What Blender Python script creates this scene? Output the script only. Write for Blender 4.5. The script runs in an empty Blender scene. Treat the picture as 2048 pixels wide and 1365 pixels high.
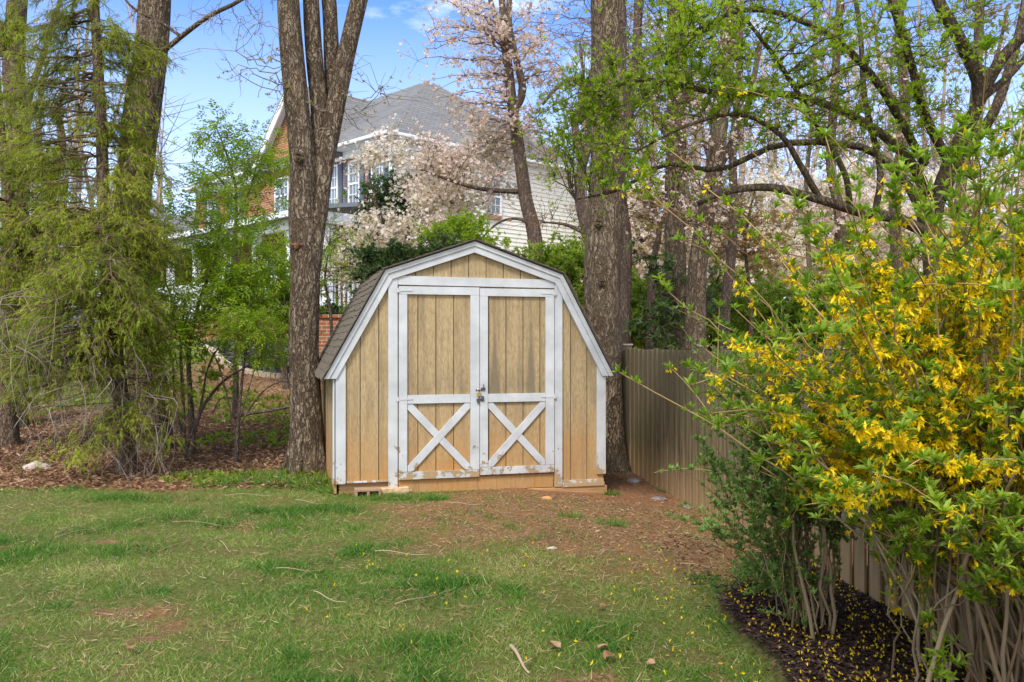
import bpy, math, random
import numpy as np
from mathutils import Vector
random.seed(7)
rng = np.random.default_rng(7)
PI = math.pi
R = math.radians
scene = bpy.context.scene
COL = scene.collection
# ------------------------------------------------------------------ camera, sky, sun, exposure
F = 1750.0
CZ = 1.32
cam = bpy.data.cameras.new('camera'); cam.sensor_width = 36; cam.lens = 36 * F / 2048
cam.clip_start = 0.05; cam.clip_end = 2000
camo = bpy.data.objects.new('camera', cam); COL.objects.link(camo)
camo.location = (0, 0, CZ); camo.rotation_euler = (R(90), 0, 0)
scene.camera = camo
SUN = Vector((-0.3, -0.78, 1.05)).normalized()
w = bpy.data.worlds.new('World'); scene.world = w; w.use_nodes = True
nt = w.node_tree; nt.nodes.clear()
def N(nt, t, **k):
    n = nt.nodes.new(t)
    for a, b in k.items():
        if a.startswith('i_'):
            n.inputs[a[2:].replace('_', ' ')].default_value = b
        else: setattr(n, a, b)
    return n
out = N(nt, 'ShaderNodeOutputWorld'); bg = N(nt, 'ShaderNodeBackground'); bg.inputs[1].default_value = 0.15
sky = N(nt, 'ShaderNodeTexSky', sky_type='NISHITA', sun_disc=False)
sky.sun_elevation = math.asin(SUN.z); sky.sun_rotation = math.atan2(SUN.x, SUN.y)
sky.air_density = 1.0; sky.dust_density = 0.3; sky.ozone_density = 2.5
tc = N(nt, 'ShaderNodeTexCoord'); mp = N(nt, 'ShaderNodeMapping'); mp.inputs['Scale'].default_value = (1.6, 1.6, 4.2)
mp.inputs['Location'].default_value = (0.37, 0.2, 0.55)
nz = N(nt, 'ShaderNodeTexNoise'); nz.inputs['Scale'].default_value = 2.2; nz.inputs['Detail'].default_value = 8; nz.inputs['Roughness'].default_value = 0.58
rp = N(nt, 'ShaderNodeValToRGB'); rp.color_ramp.elements[0].position = 0.54; rp.color_ramp.elements[1].position = 0.76
# low sky is paler than the zenith
sep = N(nt, 'ShaderNodeSeparateXYZ'); lo = N(nt, 'ShaderNodeMapRange'); lo.inputs['From Min'].default_value = 0.02; lo.inputs['From Max'].default_value = 0.36
lo.inputs['To Min'].default_value = 0.66; lo.inputs['To Max'].default_value = 0.04
mx = N(nt, 'ShaderNodeMath', operation='MAXIMUM')
mixc = N(nt, 'ShaderNodeMix', data_type='RGBA'); mixc.inputs['B'].default_value = (6.6, 6.9, 7.4, 1)
tint = N(nt, 'ShaderNodeMix', data_type='RGBA', blend_type='MULTIPLY'); tint.inputs['Factor'].default_value = 1; tint.inputs['B'].default_value = (.34, .62, 1.0, 1)
L = nt.links.new
L(tc.outputs['Generated'], mp.inputs['Vector']); L(mp.outputs[0], nz.inputs['Vector']); L(nz.outputs['Fac'], rp.inputs[0])
L(tc.outputs['Generated'], sep.inputs[0]); L(sep.outputs['Z'], lo.inputs['Value'])
# bright cloud added out of view behind the viewer, to whiten the fill light
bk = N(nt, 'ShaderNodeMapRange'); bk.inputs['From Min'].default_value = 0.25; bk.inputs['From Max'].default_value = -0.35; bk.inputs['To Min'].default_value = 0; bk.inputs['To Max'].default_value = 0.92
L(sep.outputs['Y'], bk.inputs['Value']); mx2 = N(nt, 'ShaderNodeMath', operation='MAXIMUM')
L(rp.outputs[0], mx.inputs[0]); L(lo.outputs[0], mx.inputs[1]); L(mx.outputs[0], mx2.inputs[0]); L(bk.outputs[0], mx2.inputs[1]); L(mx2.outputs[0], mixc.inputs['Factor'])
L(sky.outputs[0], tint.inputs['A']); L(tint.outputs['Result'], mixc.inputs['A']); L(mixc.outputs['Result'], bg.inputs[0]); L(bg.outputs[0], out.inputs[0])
sl = bpy.data.lights.new('sun', 'SUN'); sl.energy = 1.9; sl.angle = R(14); sl.color = (1, 0.96, 0.9)
so = bpy.data.objects.new('sun', sl); COL.objects.link(so); so.rotation_euler = SUN.to_track_quat('Z', 'Y').to_euler()
scene.view_settings.view_transform = 'Standard'; scene.view_settings.look = 'None'
scene.view_settings.exposure = 0.9; scene.view_settings.gamma = 1
scene.render.engine = 'CYCLES'
scene.cycles.use_denoising = True
scene.cycles.max_bounces = 7; scene.cycles.diffuse_bounces = 4; scene.cycles.transmission_bounces = 4

# ------------------------------------------------------------------ terrain function and pixel helpers
def _hash(i, j, s):
    h = np.sin(i * 127.1 + j * 311.7 + s * 74.7) * 43758.5453
    return h - np.floor(h)
def vn(x, y, s=0):
    x = np.asarray(x, float); y = np.asarray(y, float)
    i = np.floor(x); j = np.floor(y); fx = x - i; fy = y - j
    fx = fx * fx * (3 - 2 * fx); fy = fy * fy * (3 - 2 * fy)
    return (_hash(i, j, s) * (1 - fx) + _hash(i + 1, j, s) * fx) * (1 - fy) + (_hash(i, j + 1, s) * (1 - fx) + _hash(i + 1, j + 1, s) * fx) * fy
def fbm(x, y, s=0, o=4):
    a = 0; t = 0; amp = 1
    for k in range(o):
        a = a + amp * vn(x * 2 ** k, y * 2 ** k, s + k); t += amp; amp *= .55
    return a / t
def sst(x, a, b):
    t = np.clip((np.asarray(x, float) - a) / (b - a), 0, 1); return t * t * (3 - 2 * t)
def G(x, y):
    x = np.asarray(x, float); y = np.asarray(y, float)
    z = -0.1 * np.clip(x, 0, 2.5)
    r = np.where(y < 16, 0.012 * np.clip(y - 8.5, 0, None) ** 2, 0.675 + 0.15 * (np.clip(y, 16, 20) - 16))
    far = sst(y, 12, 20)
    r = r * (1 - 0.5 * sst(x, 0, 2) * (1 - far))
    z = z * (1 - far) + r
    z = z + 0.035 * (fbm(x * .9, y * .9, 3, 3) - .5) * (1 + far)
    return z
def W(px, py, d): return np.array(((px - 1024) / F * d, d, CZ - (py - 683) / F * d))
def hit(px, py, dmax=60):
    d = np.linspace(2, dmax, 6000)
    x = (px - 1024) / F * d; z = CZ - (py - 683) / F * d
    g = G(x, d); k = np.argmax(z <= g)
    return np.array((x[k], d[k], g[k]))

# ------------------------------------------------------------------ mesh building
class MB:
    def __init__(s): s.v = []; s.f = {}; s.a = []; s.n = 0
    def add(s, V, faces, rnd=0.5):
        V = np.asarray(V, float).reshape(-1, 3)
        s.v.append(V); s.a.append(np.broadcast_to(np.asarray(rnd, float), (len(V),)) if np.ndim(rnd) else np.full(len(V), float(rnd)))
        for f in faces:
            f = np.asarray(f)
            if f.ndim == 1: f = f[None]
            s.f.setdefault(f.shape[1], []).append(f + s.n)
        s.n += len(V); return s
    def box(s, x0, x1, y0, y1, z0, z1, rnd=0.5):
        V = [(x, y, z) for z in (z0, z1) for y in (y0, y1) for x in (x0, x1)]
        return s.add(V, [[0, 2, 3, 1], [4, 5, 7, 6], [0, 1, 5, 4], [2, 6, 7, 3], [0, 4, 6, 2], [1, 3, 7, 5]], rnd)
    def prism(s, poly, off, rnd=0.5):
        P = np.array(poly, float); n = len(P); V = np.vstack([P, P + np.array(off)])
        return s.add(V, [list(range(n))[::-1], [n + i for i in range(n)]] + [[i, (i + 1) % n, n + (i + 1) % n, n + i] for i in range(n)], rnd)
    def bar(s, a, b, w, t, up=(0, 0, 1)):
        a = np.array(a, float); b = np.array(b, float); d = b - a; d /= np.linalg.norm(d)
        u = np.cross(d, up); u /= np.linalg.norm(u); v = np.cross(u, d)
        q = [a - u * w / 2 - v * t / 2, a + u * w / 2 - v * t / 2, a + u * w / 2 + v * t / 2, a - u * w / 2 + v * t / 2]
        return s.prism(q, b - a)
    def mesh(s, name, loc=(0, 0, 0), smooth=False):
        V = np.vstack(s.v) - np.array(loc); me = bpy.data.meshes.new(name)
        me.vertices.add(len(V)); me.vertices.foreach_set('co', V.astype(np.float32).ravel())
        li = []; ls = []; p = 0
        for k, fs in s.f.items():
            f = np.vstack(fs); li.append(f.ravel()); ls.append(p + np.arange(len(f)) * k); p += f.size
        li = np.concatenate(li); ls = np.concatenate(ls)
        me.loops.add(len(li)); me.loops.foreach_set('vertex_index', li.astype(np.int32))
        me.polygons.add(len(ls)); me.polygons.foreach_set('loop_start', ls.astype(np.int32))
        at = me.attributes.new('rnd', 'FLOAT', 'POINT'); at.data.foreach_set('value', np.concatenate(s.a).astype(np.float32))
        me.update(calc_edges=True)
        me.polygons.foreach_set('use_smooth', np.full(len(ls), bool(smooth)))
        return me
    def build(s, name, mat, parent=None, smooth=False, local=False, bevel=0):
        loc = (0, 0, 0)
        if parent is not None and not local:
            loc = WORLDLOC.get(parent.name, (0, 0, 0))
        me = s.mesh(name, loc, smooth); me.materials.append(mat)
        if bevel or not smooth:
            pass
        o = bpy.data.objects.new(name, me); COL.objects.link(o)
        if parent is not None: o.parent = parent
        if bevel:
            m = o.modifiers.new('bevel', 'BEVEL'); m.width = bevel; m.segments = 2; m.limit_method = 'ANGLE'
        WORLDLOC[o.name] = loc
        return o
WORLDLOC = {}
def tag(o, label=None, cat=None, group=None, kind=None):
    if label: o['label'] = label
    if cat: o['category'] = cat
    if group: o['group'] = group
    if kind: o['kind'] = kind
    return o
def empty(name, loc, label, cat, group=None, rz=0):
    o = bpy.data.objects.new(name, None); COL.objects.link(o); o.location = tuple(float(c) for c in loc); o.rotation_euler = (0, 0, rz)
    o.empty_display_size = .2
    WORLDLOC[o.name] = tuple(float(c) for c in loc) if rz == 0 else (0, 0, 0)
    return tag(o, label, cat, group)

def nrm(a): return a / np.maximum(np.linalg.norm(a, axis=-1, keepdims=True), 1e-9)
def cat_rom(P, k):
    P = np.asarray(P, float)
    if len(P) == 2: return P[0] + (P[1] - P[0]) * np.linspace(0, 1, k)[:, None]
    Q = np.vstack([2 * P[0] - P[1], P, 2 * P[-1] - P[-2]]); m = len(P) - 1
    t = np.linspace(0, m - 1e-6, k); i = t.astype(int); u = (t - i)[:, None]
    a, b, c, d = Q[i], Q[i + 1], Q[i + 2], Q[i + 3]
    return .5 * ((2 * b) + (c - a) * u + (2 * a - 5 * b + 4 * c - d) * u ** 2 + (3 * b - a - 3 * c + d) * u ** 3)
def tubes(mb, P, rad, sides=5, rough=0.0, rnd=None, seed=0):
    """P (n,k,3), rad (n,k): n round tapering tubes"""
    P = np.asarray(P, float)
    if P.ndim == 2: P = P[None]
    rad = np.asarray(rad, float)
    if rad.ndim == 1: rad = np.broadcast_to(rad, P.shape[:2])
    n, k, _ = P.shape
    if n == 0: return
    T = nrm(np.gradient(P, axis=1)); D = nrm(P[:, -1] - P[:, 0])
    ref = np.where(np.abs(D[:, 2:3]) > .75, np.array([[0., 1, 0]]), np.array([[0., 0, 1]]))[:, None, :]
    A = nrm(np.cross(T, ref)); B = np.cross(T, A)
    th = np.arange(sides) / sides * 2 * PI
    r = rad[:, :, None] * np.ones(sides)
    if rough:
        kk = np.arange(k)[None, :, None]; nn = np.arange(n)[:, None, None] * 13.7 + seed
        tt = np.arange(sides)[None, None, :]
        lob = 0.5 * np.sin(2 * th + nn + kk * .09) + .4 * np.sin(3 * th + nn * 2 + kk * .05) + .3 * np.sin(5 * th + kk * .13)
        r = r * (1 + rough * (lob * .55 + (vn(tt * .9 + nn, kk * .35, 5) - .5) * 1.3 + (vn(tt * 2.1 + nn, kk * .9, 8) - .5) * .6))
    V = P[:, :, None, :] + r[..., None] * (np.cos(th)[None, None, :, None] * A[:, :, None, :] + np.sin(th)[None, None, :, None] * B[:, :, None, :])
    idx = np.arange(n * k * sides).reshape(n, k, sides)
    a = idx[:, :-1, :]; b = idx[:, 1:, :]
    q = np.stack([a, np.roll(a, -1, 2), np.roll(b, -1, 2), b], -1).reshape(-1, 4)
    rr = (rng.random(n) if rnd is None else np.full(n, rnd))
    faces = [q]
    if sides > 5: faces += [idx[:, -1, :]]
    mb.add(V.reshape(-1, 3), faces, np.repeat(rr, k * sides))

def scatter(mb, P, D, Nn, S, tpls, rnd=None):
    """copies of leaf templates: P base points, D the way the tip points, Nn the upper side, S sizes"""
    n = len(P)
    if n == 0: return
    if not isinstance(tpls, list): tpls = [tpls]
    S = np.broadcast_to(np.asarray(S, float), (n,))
    Y = nrm(D); Z = nrm(Nn - (Nn * Y).sum(1, keepdims=True) * Y); X = np.cross(Y, Z)
    rr = rng.random(n) if rnd is None else rnd
    which = rng.integers(0, len(tpls), n)
    for i, (tv, tf) in enumerate(tpls):
        m = which == i; c = int(m.sum())
        if not c: continue
        s = S[m][:, None, None]
        V = P[m][:, None, :] + s * (tv[None, :, 0:1] * X[m][:, None, :] + tv[None, :, 1:2] * Y[m][:, None, :] + tv[None, :, 2:3] * Z[m][:, None, :])
        faces = [(np.asarray(f)[None] + (np.arange(c) * len(tv))[:, None, None]).reshape(-1, np.asarray(f).shape[-1]) for f in tf]
        mb.add(V.reshape(-1, 3), faces, np.repeat(rr[m], len(tv)))
def rot(v, ax, a):
    ax = np.array(ax, float) / np.linalg.norm(ax); v = np.asarray(v, float)
    return v * math.cos(a) + np.cross(ax, v) * math.sin(a) + ax * (v @ ax)[:, None] * (1 - math.cos(a))
def joined(parts):
    vs = []; fs = {}; n = 0
    for v, f in parts:
        vs.append(v)
        for q in f:
            q = np.asarray(q); fs.setdefault(q.shape[-1], []).append(q + n)
        n += len(v)
    return np.vstack(vs), [np.vstack(x) for x in fs.values()]
# leaf templates (y towards the tip, z up)
LEAF2 = (np.array([(0, 0, 0), (.19, .42, .07), (0, 1, -.06), (-.19, .42, .07)]), [np.array([[0, 1, 2], [0, 2, 3]])])
LEAF6 = (np.array([(0, 0, 0), (.13, .33, .05), (0, .36, 0), (-.13, .33, .05), (.12, .68, .02), (0, .7, -.03), (-.12, .68, .02), (0, 1, -.16)]),
         [np.array([[0, 1, 2], [0, 2, 3], [4, 7, 5], [5, 7, 6]]), np.array([[1, 4, 5, 2], [2, 5, 6, 3]])])
def ros(leaf, n, tilt, jit=.25, sc=(.7, 1.1)):
    ps = []
    for i in range(n):
        v = leaf[0] * random.uniform(*sc)
        v = rot(v, (1, 0, 0), 0)
        v = rot(v, (0, 1, 0), random.uniform(-.3, .3))
        v = rot(v, (1, 0, 0), -tilt * random.uniform(1 - jit, 1 + jit))   # lean out from the axis
        v = rot(v, (0, 1, 0), 2 * PI * i / n + random.uniform(-.4, .4))
        ps.append((v, leaf[1]))
    return joined(ps)
ROS_S = [ros(LEAF2, 4, .75) for _ in range(4)] + [ros(LEAF2, 3, .6) for _ in range(2)]
ROS_L = [ros(LEAF6, n, t) for n, t in ((4, .6), (5, .75), (3, .5), (6, .9), (4, .9))]
def drop(leaf, n, length, droop=.5):   # pinnate spray: pairs of leaflets on a stalk, drooping
    ps = []
    for i in range(n):
        t = (i + .5) / n; s = 1 if i % 2 else -1
        v = leaf[0] * random.uniform(.3, .45)
        v = rot(v, (0, 0, 1), -s * random.uniform(.7, 1.2)); v = rot(v, (0, 1, 0), s * random.uniform(.1, .5))
        v = v + np.array((0, t * length, -droop * t * t)); ps.append((v, leaf[1]))
    v = leaf[0] * .42; v = rot(v, (1, 0, 0), -.5) + np.array((0, length, -droop)); ps.append((v, leaf[1]))
    return joined(ps)
PINN = [drop(LEAF2, 6, .8, .3), drop(LEAF2, 5, .7, .45), drop(LEAF2, 7, .9, .2)]
def needle_spray(n, w=.03, droop=.25):
    V = []; Fc = []
    for i in range(n):
        t = (i + 1) / (n + 1); s = 1 if i % 2 else -1; t = t
        b = np.array((0, t, -droop * t * t)); L_ = .42 * (1 - t * .65) * random.uniform(.7, 1.15)
        a = random.uniform(.5, .8); dz = random.uniform(-.14, .1)
        tip = b + np.array((s * math.sin(a) * L_, math.cos(a) * L_, dz - droop * .4))
        p = np.array((math.cos(a), -s * math.sin(a), .3)) * w
        k = len(V); V += [b - p, b + p, tip]; Fc.append([k, k + 1, k + 2])
    k = len(V); V += [(-w * .6, 0, 0), (w * .6, 0, 0), (0, 1.12, -droop * 1.2)]; Fc.append([k, k + 1, k + 2])
    return np.array(V), [np.array(Fc)]
NEEDLE = [needle_spray(14), needle_spray(12, .035, .4), needle_spray(16, .028, .1)]
def bloom(n, flat=.35, wid=.34):
    ps = []
    base = np.array([(0, 0, 0), (wid, .55, flat * .6), (wid * .4, 1, flat), (-wid * .4, 1, flat), (-wid, .55, flat * .6)])
    for i in range(n):
        v = rot(base, (0, 0, 1), 2 * PI * i / n + random.uniform(-.15, .15)); ps.append((v, [np.array([[0, 1, 2, 3, 4]])]))
    return joined(ps)
BLOS = [bloom(5), bloom(5, .6), bloom(4, .1)]
def forsy():
    ps = []; wd = .16
    b = np.array([(-.05, 0, 0), (.05, 0, 0), (-wd, .5, .12), (wd, .5, .12), (-.05, 1, .0), (.05, 1, .0)])
    for i in range(4):
        v = rot(b, (0, 1, 0), random.uniform(-.5, .5)); v = rot(v, (1, 0, 0), -random.uniform(.25, .65))
        v = rot(v, (0, 1, 0), PI / 2 * i + random.uniform(-.3, .3)) ; ps.append((v, [np.array([[0, 1, 3, 2], [2, 3, 5, 4]])]))
    return joined(ps)
FORS = [forsy() for _ in range(6)]
def blade(b, wd=.034):
    return (np.array([(-wd, 0, 0), (wd, 0, 0), (-wd * .7, .5, b * .25), (wd * .7, .5, b * .25), (0, 1, b)]), [np.array([[0, 1, 3, 2]]), np.array([[2, 3, 4]])])
BLADE = [blade(.15), blade(.4), blade(.7, .05), blade(.1, .03)]

# ------------------------------------------------------------------ materials
def newmat(name, rough=.7, spec=.3):
    m = bpy.data.materials.new(name); m.use_nodes = True; nt = m.node_tree; nt.nodes.clear()
    o = N(nt, 'ShaderNodeOutputMaterial'); p = N(nt, 'ShaderNodeBsdfPrincipled'); p.inputs['Roughness'].default_value = rough
    p.inputs['Specular IOR Level'].default_value = spec
    nt.links.new(p.outputs[0], o.inputs[0]); return m, nt, p, o
def ramp(nt, fac, cols, pos=None):
    r = N(nt, 'ShaderNodeValToRGB'); e = r.color_ramp.elements
    pos = pos or [i / (len(cols) - 1) for i in range(len(cols))]
    for i, c in enumerate(cols):
        if i > 1: e.new(pos[i])
        e[i].position = pos[i]
    for i, c in enumerate(cols): e[i].color = (*c, 1)
    nt.links.new(fac, r.inputs[0]); return r.outputs[0]
def noise(nt, scale, vec=None, detail=4, rough=.55, sc3=None, obj=True):
    t = N(nt, 'ShaderNodeTexNoise'); t.inputs['Scale'].default_value = scale; t.inputs['Detail'].default_value = detail; t.inputs['Roughness'].default_value = rough
    if vec is None: vec = N(nt, 'ShaderNodeTexCoord').outputs['Object']
    if sc3:
        mp = N(nt, 'ShaderNodeMapping'); mp.inputs['Scale'].default_value = sc3; nt.links.new(vec, mp.inputs[0]); vec = mp.outputs[0]
    nt.links.new(vec, t.inputs['Vector']); return t.outputs['Fac']
def mixcol(nt, fac, a, b, mode='MIX'):
    m = N(nt, 'ShaderNodeMix', data_type='RGBA', blend_type=mode)
    for s, v in ((m.inputs['Factor'], fac), (m.inputs['A'], a), (m.inputs['B'], b)):
        if hasattr(v, 'links'): nt.links.new(v, s)
        elif isinstance(v, (int, float)): s.default_value = v
        else: s.default_value = (*v, 1)
    return m.outputs['Result']
def math_(nt, op, a, b=0.0, c=None):
    m = N(nt, 'ShaderNodeMath', operation=op)
    for i, v in enumerate((a, b) if c is None else (a, b, c)):
        if hasattr(v, 'links'): nt.links.new(v, m.inputs[i])
        else: m.inputs[i].default_value = v
    return m.outputs[0]
def rngmap(nt, v, a, b, c=0, d=1):
    m = N(nt, 'ShaderNodeMapRange'); m.inputs['From Min'].default_value = a; m.inputs['From Max'].default_value = b
    m.inputs['To Min'].default_value = c; m.inputs['To Max'].default_value = d; nt.links.new(v, m.inputs[0]); return m.outputs[0]
def bump(nt, p, h, dist=.01, strength=1):
    b = N(nt, 'ShaderNodeBump'); b.inputs['Distance'].default_value = dist; b.inputs['Strength'].default_value = strength
    nt.links.new(h, b.inputs['Height']); nt.links.new(b.outputs[0], p.inputs['Normal'])
def attr(nt, n='rnd'): return N(nt, 'ShaderNodeAttribute', attribute_name=n).outputs['Fac']
def leafmat(name, cols, trans=.35, rough=.5, spec=.3):
    m, nt, p, o = newmat(name, rough, spec)
    c = ramp(nt, attr(nt), cols); nt.links.new(c, p.inputs['Base Color'])
    t = N(nt, 'ShaderNodeBsdfTranslucent'); c2 = mixcol(nt, 1, c, (1.1, 1.25, .7), 'MULTIPLY'); nt.links.new(c2, t.inputs[0])
    mx = N(nt, 'ShaderNodeMixShader'); mx.inputs[0].default_value = trans
    nt.links.new(p.outputs[0], mx.inputs[1]); nt.links.new(t.outputs[0], mx.inputs[2]); nt.links.new(mx.outputs[0], o.inputs[0])
    return m
def barkmat(name, dark, mid, light, scale=14, stretch=.16, depth=.02, patch=None, moss=None):
    m, nt, p, o = newmat(name, .9, .1)
    oc = N(nt, 'ShaderNodeTexCoord').outputs['Object']
    n1 = noise(nt, 9, oc, 3)
    # break the coordinates with noise, then stretched cells for furrowed plates
    mp = N(nt, 'ShaderNodeMapping'); mp.inputs['Scale'].default_value = (1, 1, stretch); nt.links.new(oc, mp.inputs[0])
    dn = N(nt, 'ShaderNodeTexNoise'); dn.inputs['Scale'].default_value = 6; nt.links.new(oc, dn.inputs['Vector'])
    va = N(nt, 'ShaderNodeVectorMath', operation='SCALE'); va.inputs['Scale'].default_value = .09; nt.links.new(dn.outputs['Color'], va.inputs[0])
    vb = N(nt, 'ShaderNodeVectorMath', operation='ADD'); nt.links.new(mp.outputs[0], vb.inputs[0]); nt.links.new(va.outputs[0], vb.inputs[1])
    vo = N(nt, 'ShaderNodeTexVoronoi', feature='DISTANCE_TO_EDGE'); vo.inputs['Scale'].default_value = scale; nt.links.new(vb.outputs[0], vo.inputs['Vector'])
    pl = rngmap(nt, math_(nt, 'ADD', vo.outputs['Distance'], math_(nt, 'MULTIPLY', math_(nt, 'SUBTRACT', n1, .5), .25)), -.04, .26)
    fine = noise(nt, 60, oc, 5, .7, (1, 1, .35))
    def ridge(sc, st, amp):
        n_ = noise(nt, sc, vb.outputs[0], 3, .5, (1, 1, st / stretch)); return rngmap(nt, math_(nt, 'ABSOLUTE', math_(nt, 'SUBTRACT', n_, .5)), 0, amp)
    pl = math_(nt, 'MULTIPLY', math_(nt, 'ADD', math_(nt, 'MULTIPLY', pl, .35), .65), math_(nt, 'MULTIPLY', ridge(scale * .6, .2, .08), ridge(scale * 1.5, .3, .05)))
    h = math_(nt, 'ADD', pl, math_(nt, 'MULTIPLY', fine, .8))
    f = math_(nt, 'ADD', math_(nt, 'MULTIPLY', pl, .3), math_(nt, 'MULTIPLY', fine, .75))
    f = math_(nt, 'SUBTRACT', f, math_(nt, 'MULTIPLY', math_(nt, 'SUBTRACT', 1.0, pl), .22)); c = ramp(nt, f, [dark, mid, light], [.08, .42, .72])
    big = noise(nt, 1.7, oc, 4, .6)
    c = mixcol(nt, rngmap(nt, big, .35, .7, 0, .55), c, tuple(x * .55 for x in mid))
    if patch is not None:   # bare paler patches where the bark has flaked
        pn = noise(nt, 2.6, oc, 6, .65, (1, 1, .38))
        c = mixcol(nt, rngmap(nt, pn, .58, .68, 0, .8), c, patch)
    if moss is not None:
        mn = noise(nt, 1.9, oc, 5, .7)
        c = mixcol(nt, rngmap(nt, mn, .5, .68, 0, .6), c, moss)
    nt.links.new(c, p.inputs['Base Color']); bump(nt, p, h, depth)
    return m
M = {}
M['bark_maple'] = barkmat('bark_maple', (.035, .023, .015), (.18, .13, .088), (.38, .3, .215), 30, .34, .02, patch=(.36, .27, .17))
M['bark_grey'] = barkmat('bark_grey', (.04, .028, .018), (.19, .135, .088), (.4, .305, .21), 30, .16, .02, moss=(.19, .165, .105))
M['bark_brown'] = barkmat('bark_brown', (.05, .035, .027), (.18, .13, .1), (.33, .25, .19), 40, .16, .01)
M['bark_conifer'] = barkmat('bark_conifer', (.06, .042, .03), (.19, .13, .09), (.34, .25, .18), 24, .08, .015)
M['bark_mossy'] = barkmat('bark_mossy', (.03, .022, .016), (.12, .088, .058), (.25, .19, .13), 30, .12, .01, moss=(.13, .11, .035))
def twigmat(name, a, b):
    m, nt, p, o = newmat(name, .85, .15); c = ramp(nt, attr(nt), [a, b]); nt.links.new(c, p.inputs['Base Color']); return m
M['twig_grey'] = twigmat('twig_grey', (.16, .12, .09), (.34, .27, .21))
M['twig_brown'] = twigmat('twig_brown', (.09, .055, .035), (.21, .14, .09))
M['twig_dark'] = twigmat('twig_dark', (.05, .035, .028), (.13, .095, .07))
M['twig_tan'] = twigmat('twig_tan', (.2, .13, .08), (.42, .31, .2))
M['twig_dead'] = twigmat('twig_dead', (.2, .15, .12), (.4, .33, .28))
M['cane'] = twigmat('cane', (.22, .12, .045), (.4, .28, .12))
M['old_cane'] = twigmat('old_cane', (.16, .1, .055), (.36, .27, .17))
M['leaf_conifer'] = leafmat('leaf_conifer', [(.12, .16, .014), (.26, .31, .025), (.41, .45, .04), (.47, .47, .06)], .5, .6)
M['leaf_sapling'] = leafmat('leaf_sapling', [(.14, .22, .012), (.28, .38, .022), (.42, .52, .04)], .5)
M['leaf_honey'] = leafmat('leaf_honey', [(.17, .24, .012), (.3, .4, .02), (.44, .54, .035)], .5)
M['leaf_fors'] = leafmat('leaf_fors', [(.12, .2, .015), (.23, .34, .02), (.36, .48, .04)], .48, .42, .4)
M['leaf_priv'] = leafmat('leaf_priv', [(.09, .17, .035), (.16, .28, .055), (.26, .4, .1)], .4, .45, .4)
M['leaf_bg'] = leafmat('leaf_bg', [(.1, .16, .015), (.2, .28, .025), (.32, .42, .04)], .45)
M['leaf_holly'] = leafmat('leaf_holly', [(.025, .05, .012), (.055, .1, .02), (.12, .17, .035)], .2, .4, .4)
M['bud_red'] = leafmat('bud_red', [(.32, .14, .07), (.5, .28, .18), (.6, .42, .3)], .45)
M['bud_gold'] = leafmat('bud_gold', [(.25, .17, .03), (.38, .28, .06), (.4, .33, .1)], .4)
M['blossom'] = leafmat('blossom', [(.64, .46, .47), (.8, .66, .67), (.87, .77, .78), (.42, .28, .15)], .4)
M['blossom_dull'] = leafmat('blossom_dull', [(.55, .36, .33), (.78, .6, .58), (.82, .62, .62), (.5, .3, .18)], .4)
M['blossom_pale'] = leafmat('blossom_pale', [(.68, .52, .53), (.82, .7, .71), (.88, .8, .8)], .5)
M['petal'] = leafmat('petal', [(.8, .52, .005), (.88, .64, .008), (.92, .72, .02)], .35)
M['petal_white'] = leafmat('petal_white', [(.7, .6, .62), (.8, .75, .76)], .3)
M['grass'] = leafmat('grass', [(.04, .13, .015), (.09, .21, .025), (.17, .29, .04), (.34, .37, .09), (.52, .44, .22)], .35, .5)
M['litter'] = leafmat('litter', [(.1, .05, .03), (.24, .12, .06), (.36, .2, .11), (.45, .32, .2)], .12, .8)
M['chips'] = leafmat('chips', [(.02, .011, .008), (.05, .027, .018), (.13, .075, .05)], 0, .8)
M['straw'] = leafmat('straw', [(.35, .22, .1), (.5, .34, .17), (.6, .45, .26)], .1, .7)

def vcoordmat(name, rough, fn, spec=.3):
    m, nt, p, o = newmat(name, rough, spec); fn(nt, p); return m
# shed
def _siding(nt, p):
    oc = N(nt, 'ShaderNodeTexCoord').outputs['Object']
    s = N(nt, 'ShaderNodeSeparateXYZ'); nt.links.new(oc, s.inputs[0])
    fib = noise(nt, 70, oc, 4, .7, (1, 1, .25)); strk = noise(nt, 7, oc, 6, .65, (2.4, 1, .22)); blot = noise(nt, 3, oc, 5, .6)
    c = ramp(nt, fib, [(.19, .135, .08), (.39, .28, .15), (.5, .38, .23)], [.25, .5, .8])
    pl = N(nt, 'ShaderNodeTexWhiteNoise', noise_dimensions='1D'); nt.links.new(math_(nt, 'FLOOR', math_(nt, 'MULTIPLY', s.outputs['X'], 6.33)), pl.inputs['W'])
    c = mixcol(nt, rngmap(nt, pl.outputs['Value'], 0, 1, 0, .2), c, (.5, .39, .22))
    c = mixcol(nt, rngmap(nt, strk, .46, .68, 0, .75), c, (.23, .165, .095))          # mildew streaks
    low = rngmap(nt, s.outputs['Z'], .1, .75, 1, 0)                                    # clay splashed up from the ground
    c = mixcol(nt, math_(nt, 'MULTIPLY', low, rngmap(nt, blot, .3, .65, .25, .95)), c, (.47, .23, .07))
    spots = N(nt, 'ShaderNodeTexVoronoi'); spots.inputs['Scale'].default_value = 22; nt.links.new(oc, spots.inputs['Vector'])
    sp = math_(nt, 'MULTIPLY', math_(nt, 'LESS_THAN', spots.outputs['Distance'], .2), math_(nt, 'MULTIPLY', rngmap(nt, s.outputs['Z'], .15, .5, 1, 0), rngmap(nt, blot, .5, .55)))
    c = mixcol(nt, math_(nt, 'MULTIPLY', sp, .6), c, (.3, .14, .04))
    nt.links.new(c, p.inputs['Base Color']); bump(nt, p, math_(nt, 'ADD', fib, math_(nt, 'MULTIPLY', strk, .5)), .004)
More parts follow.
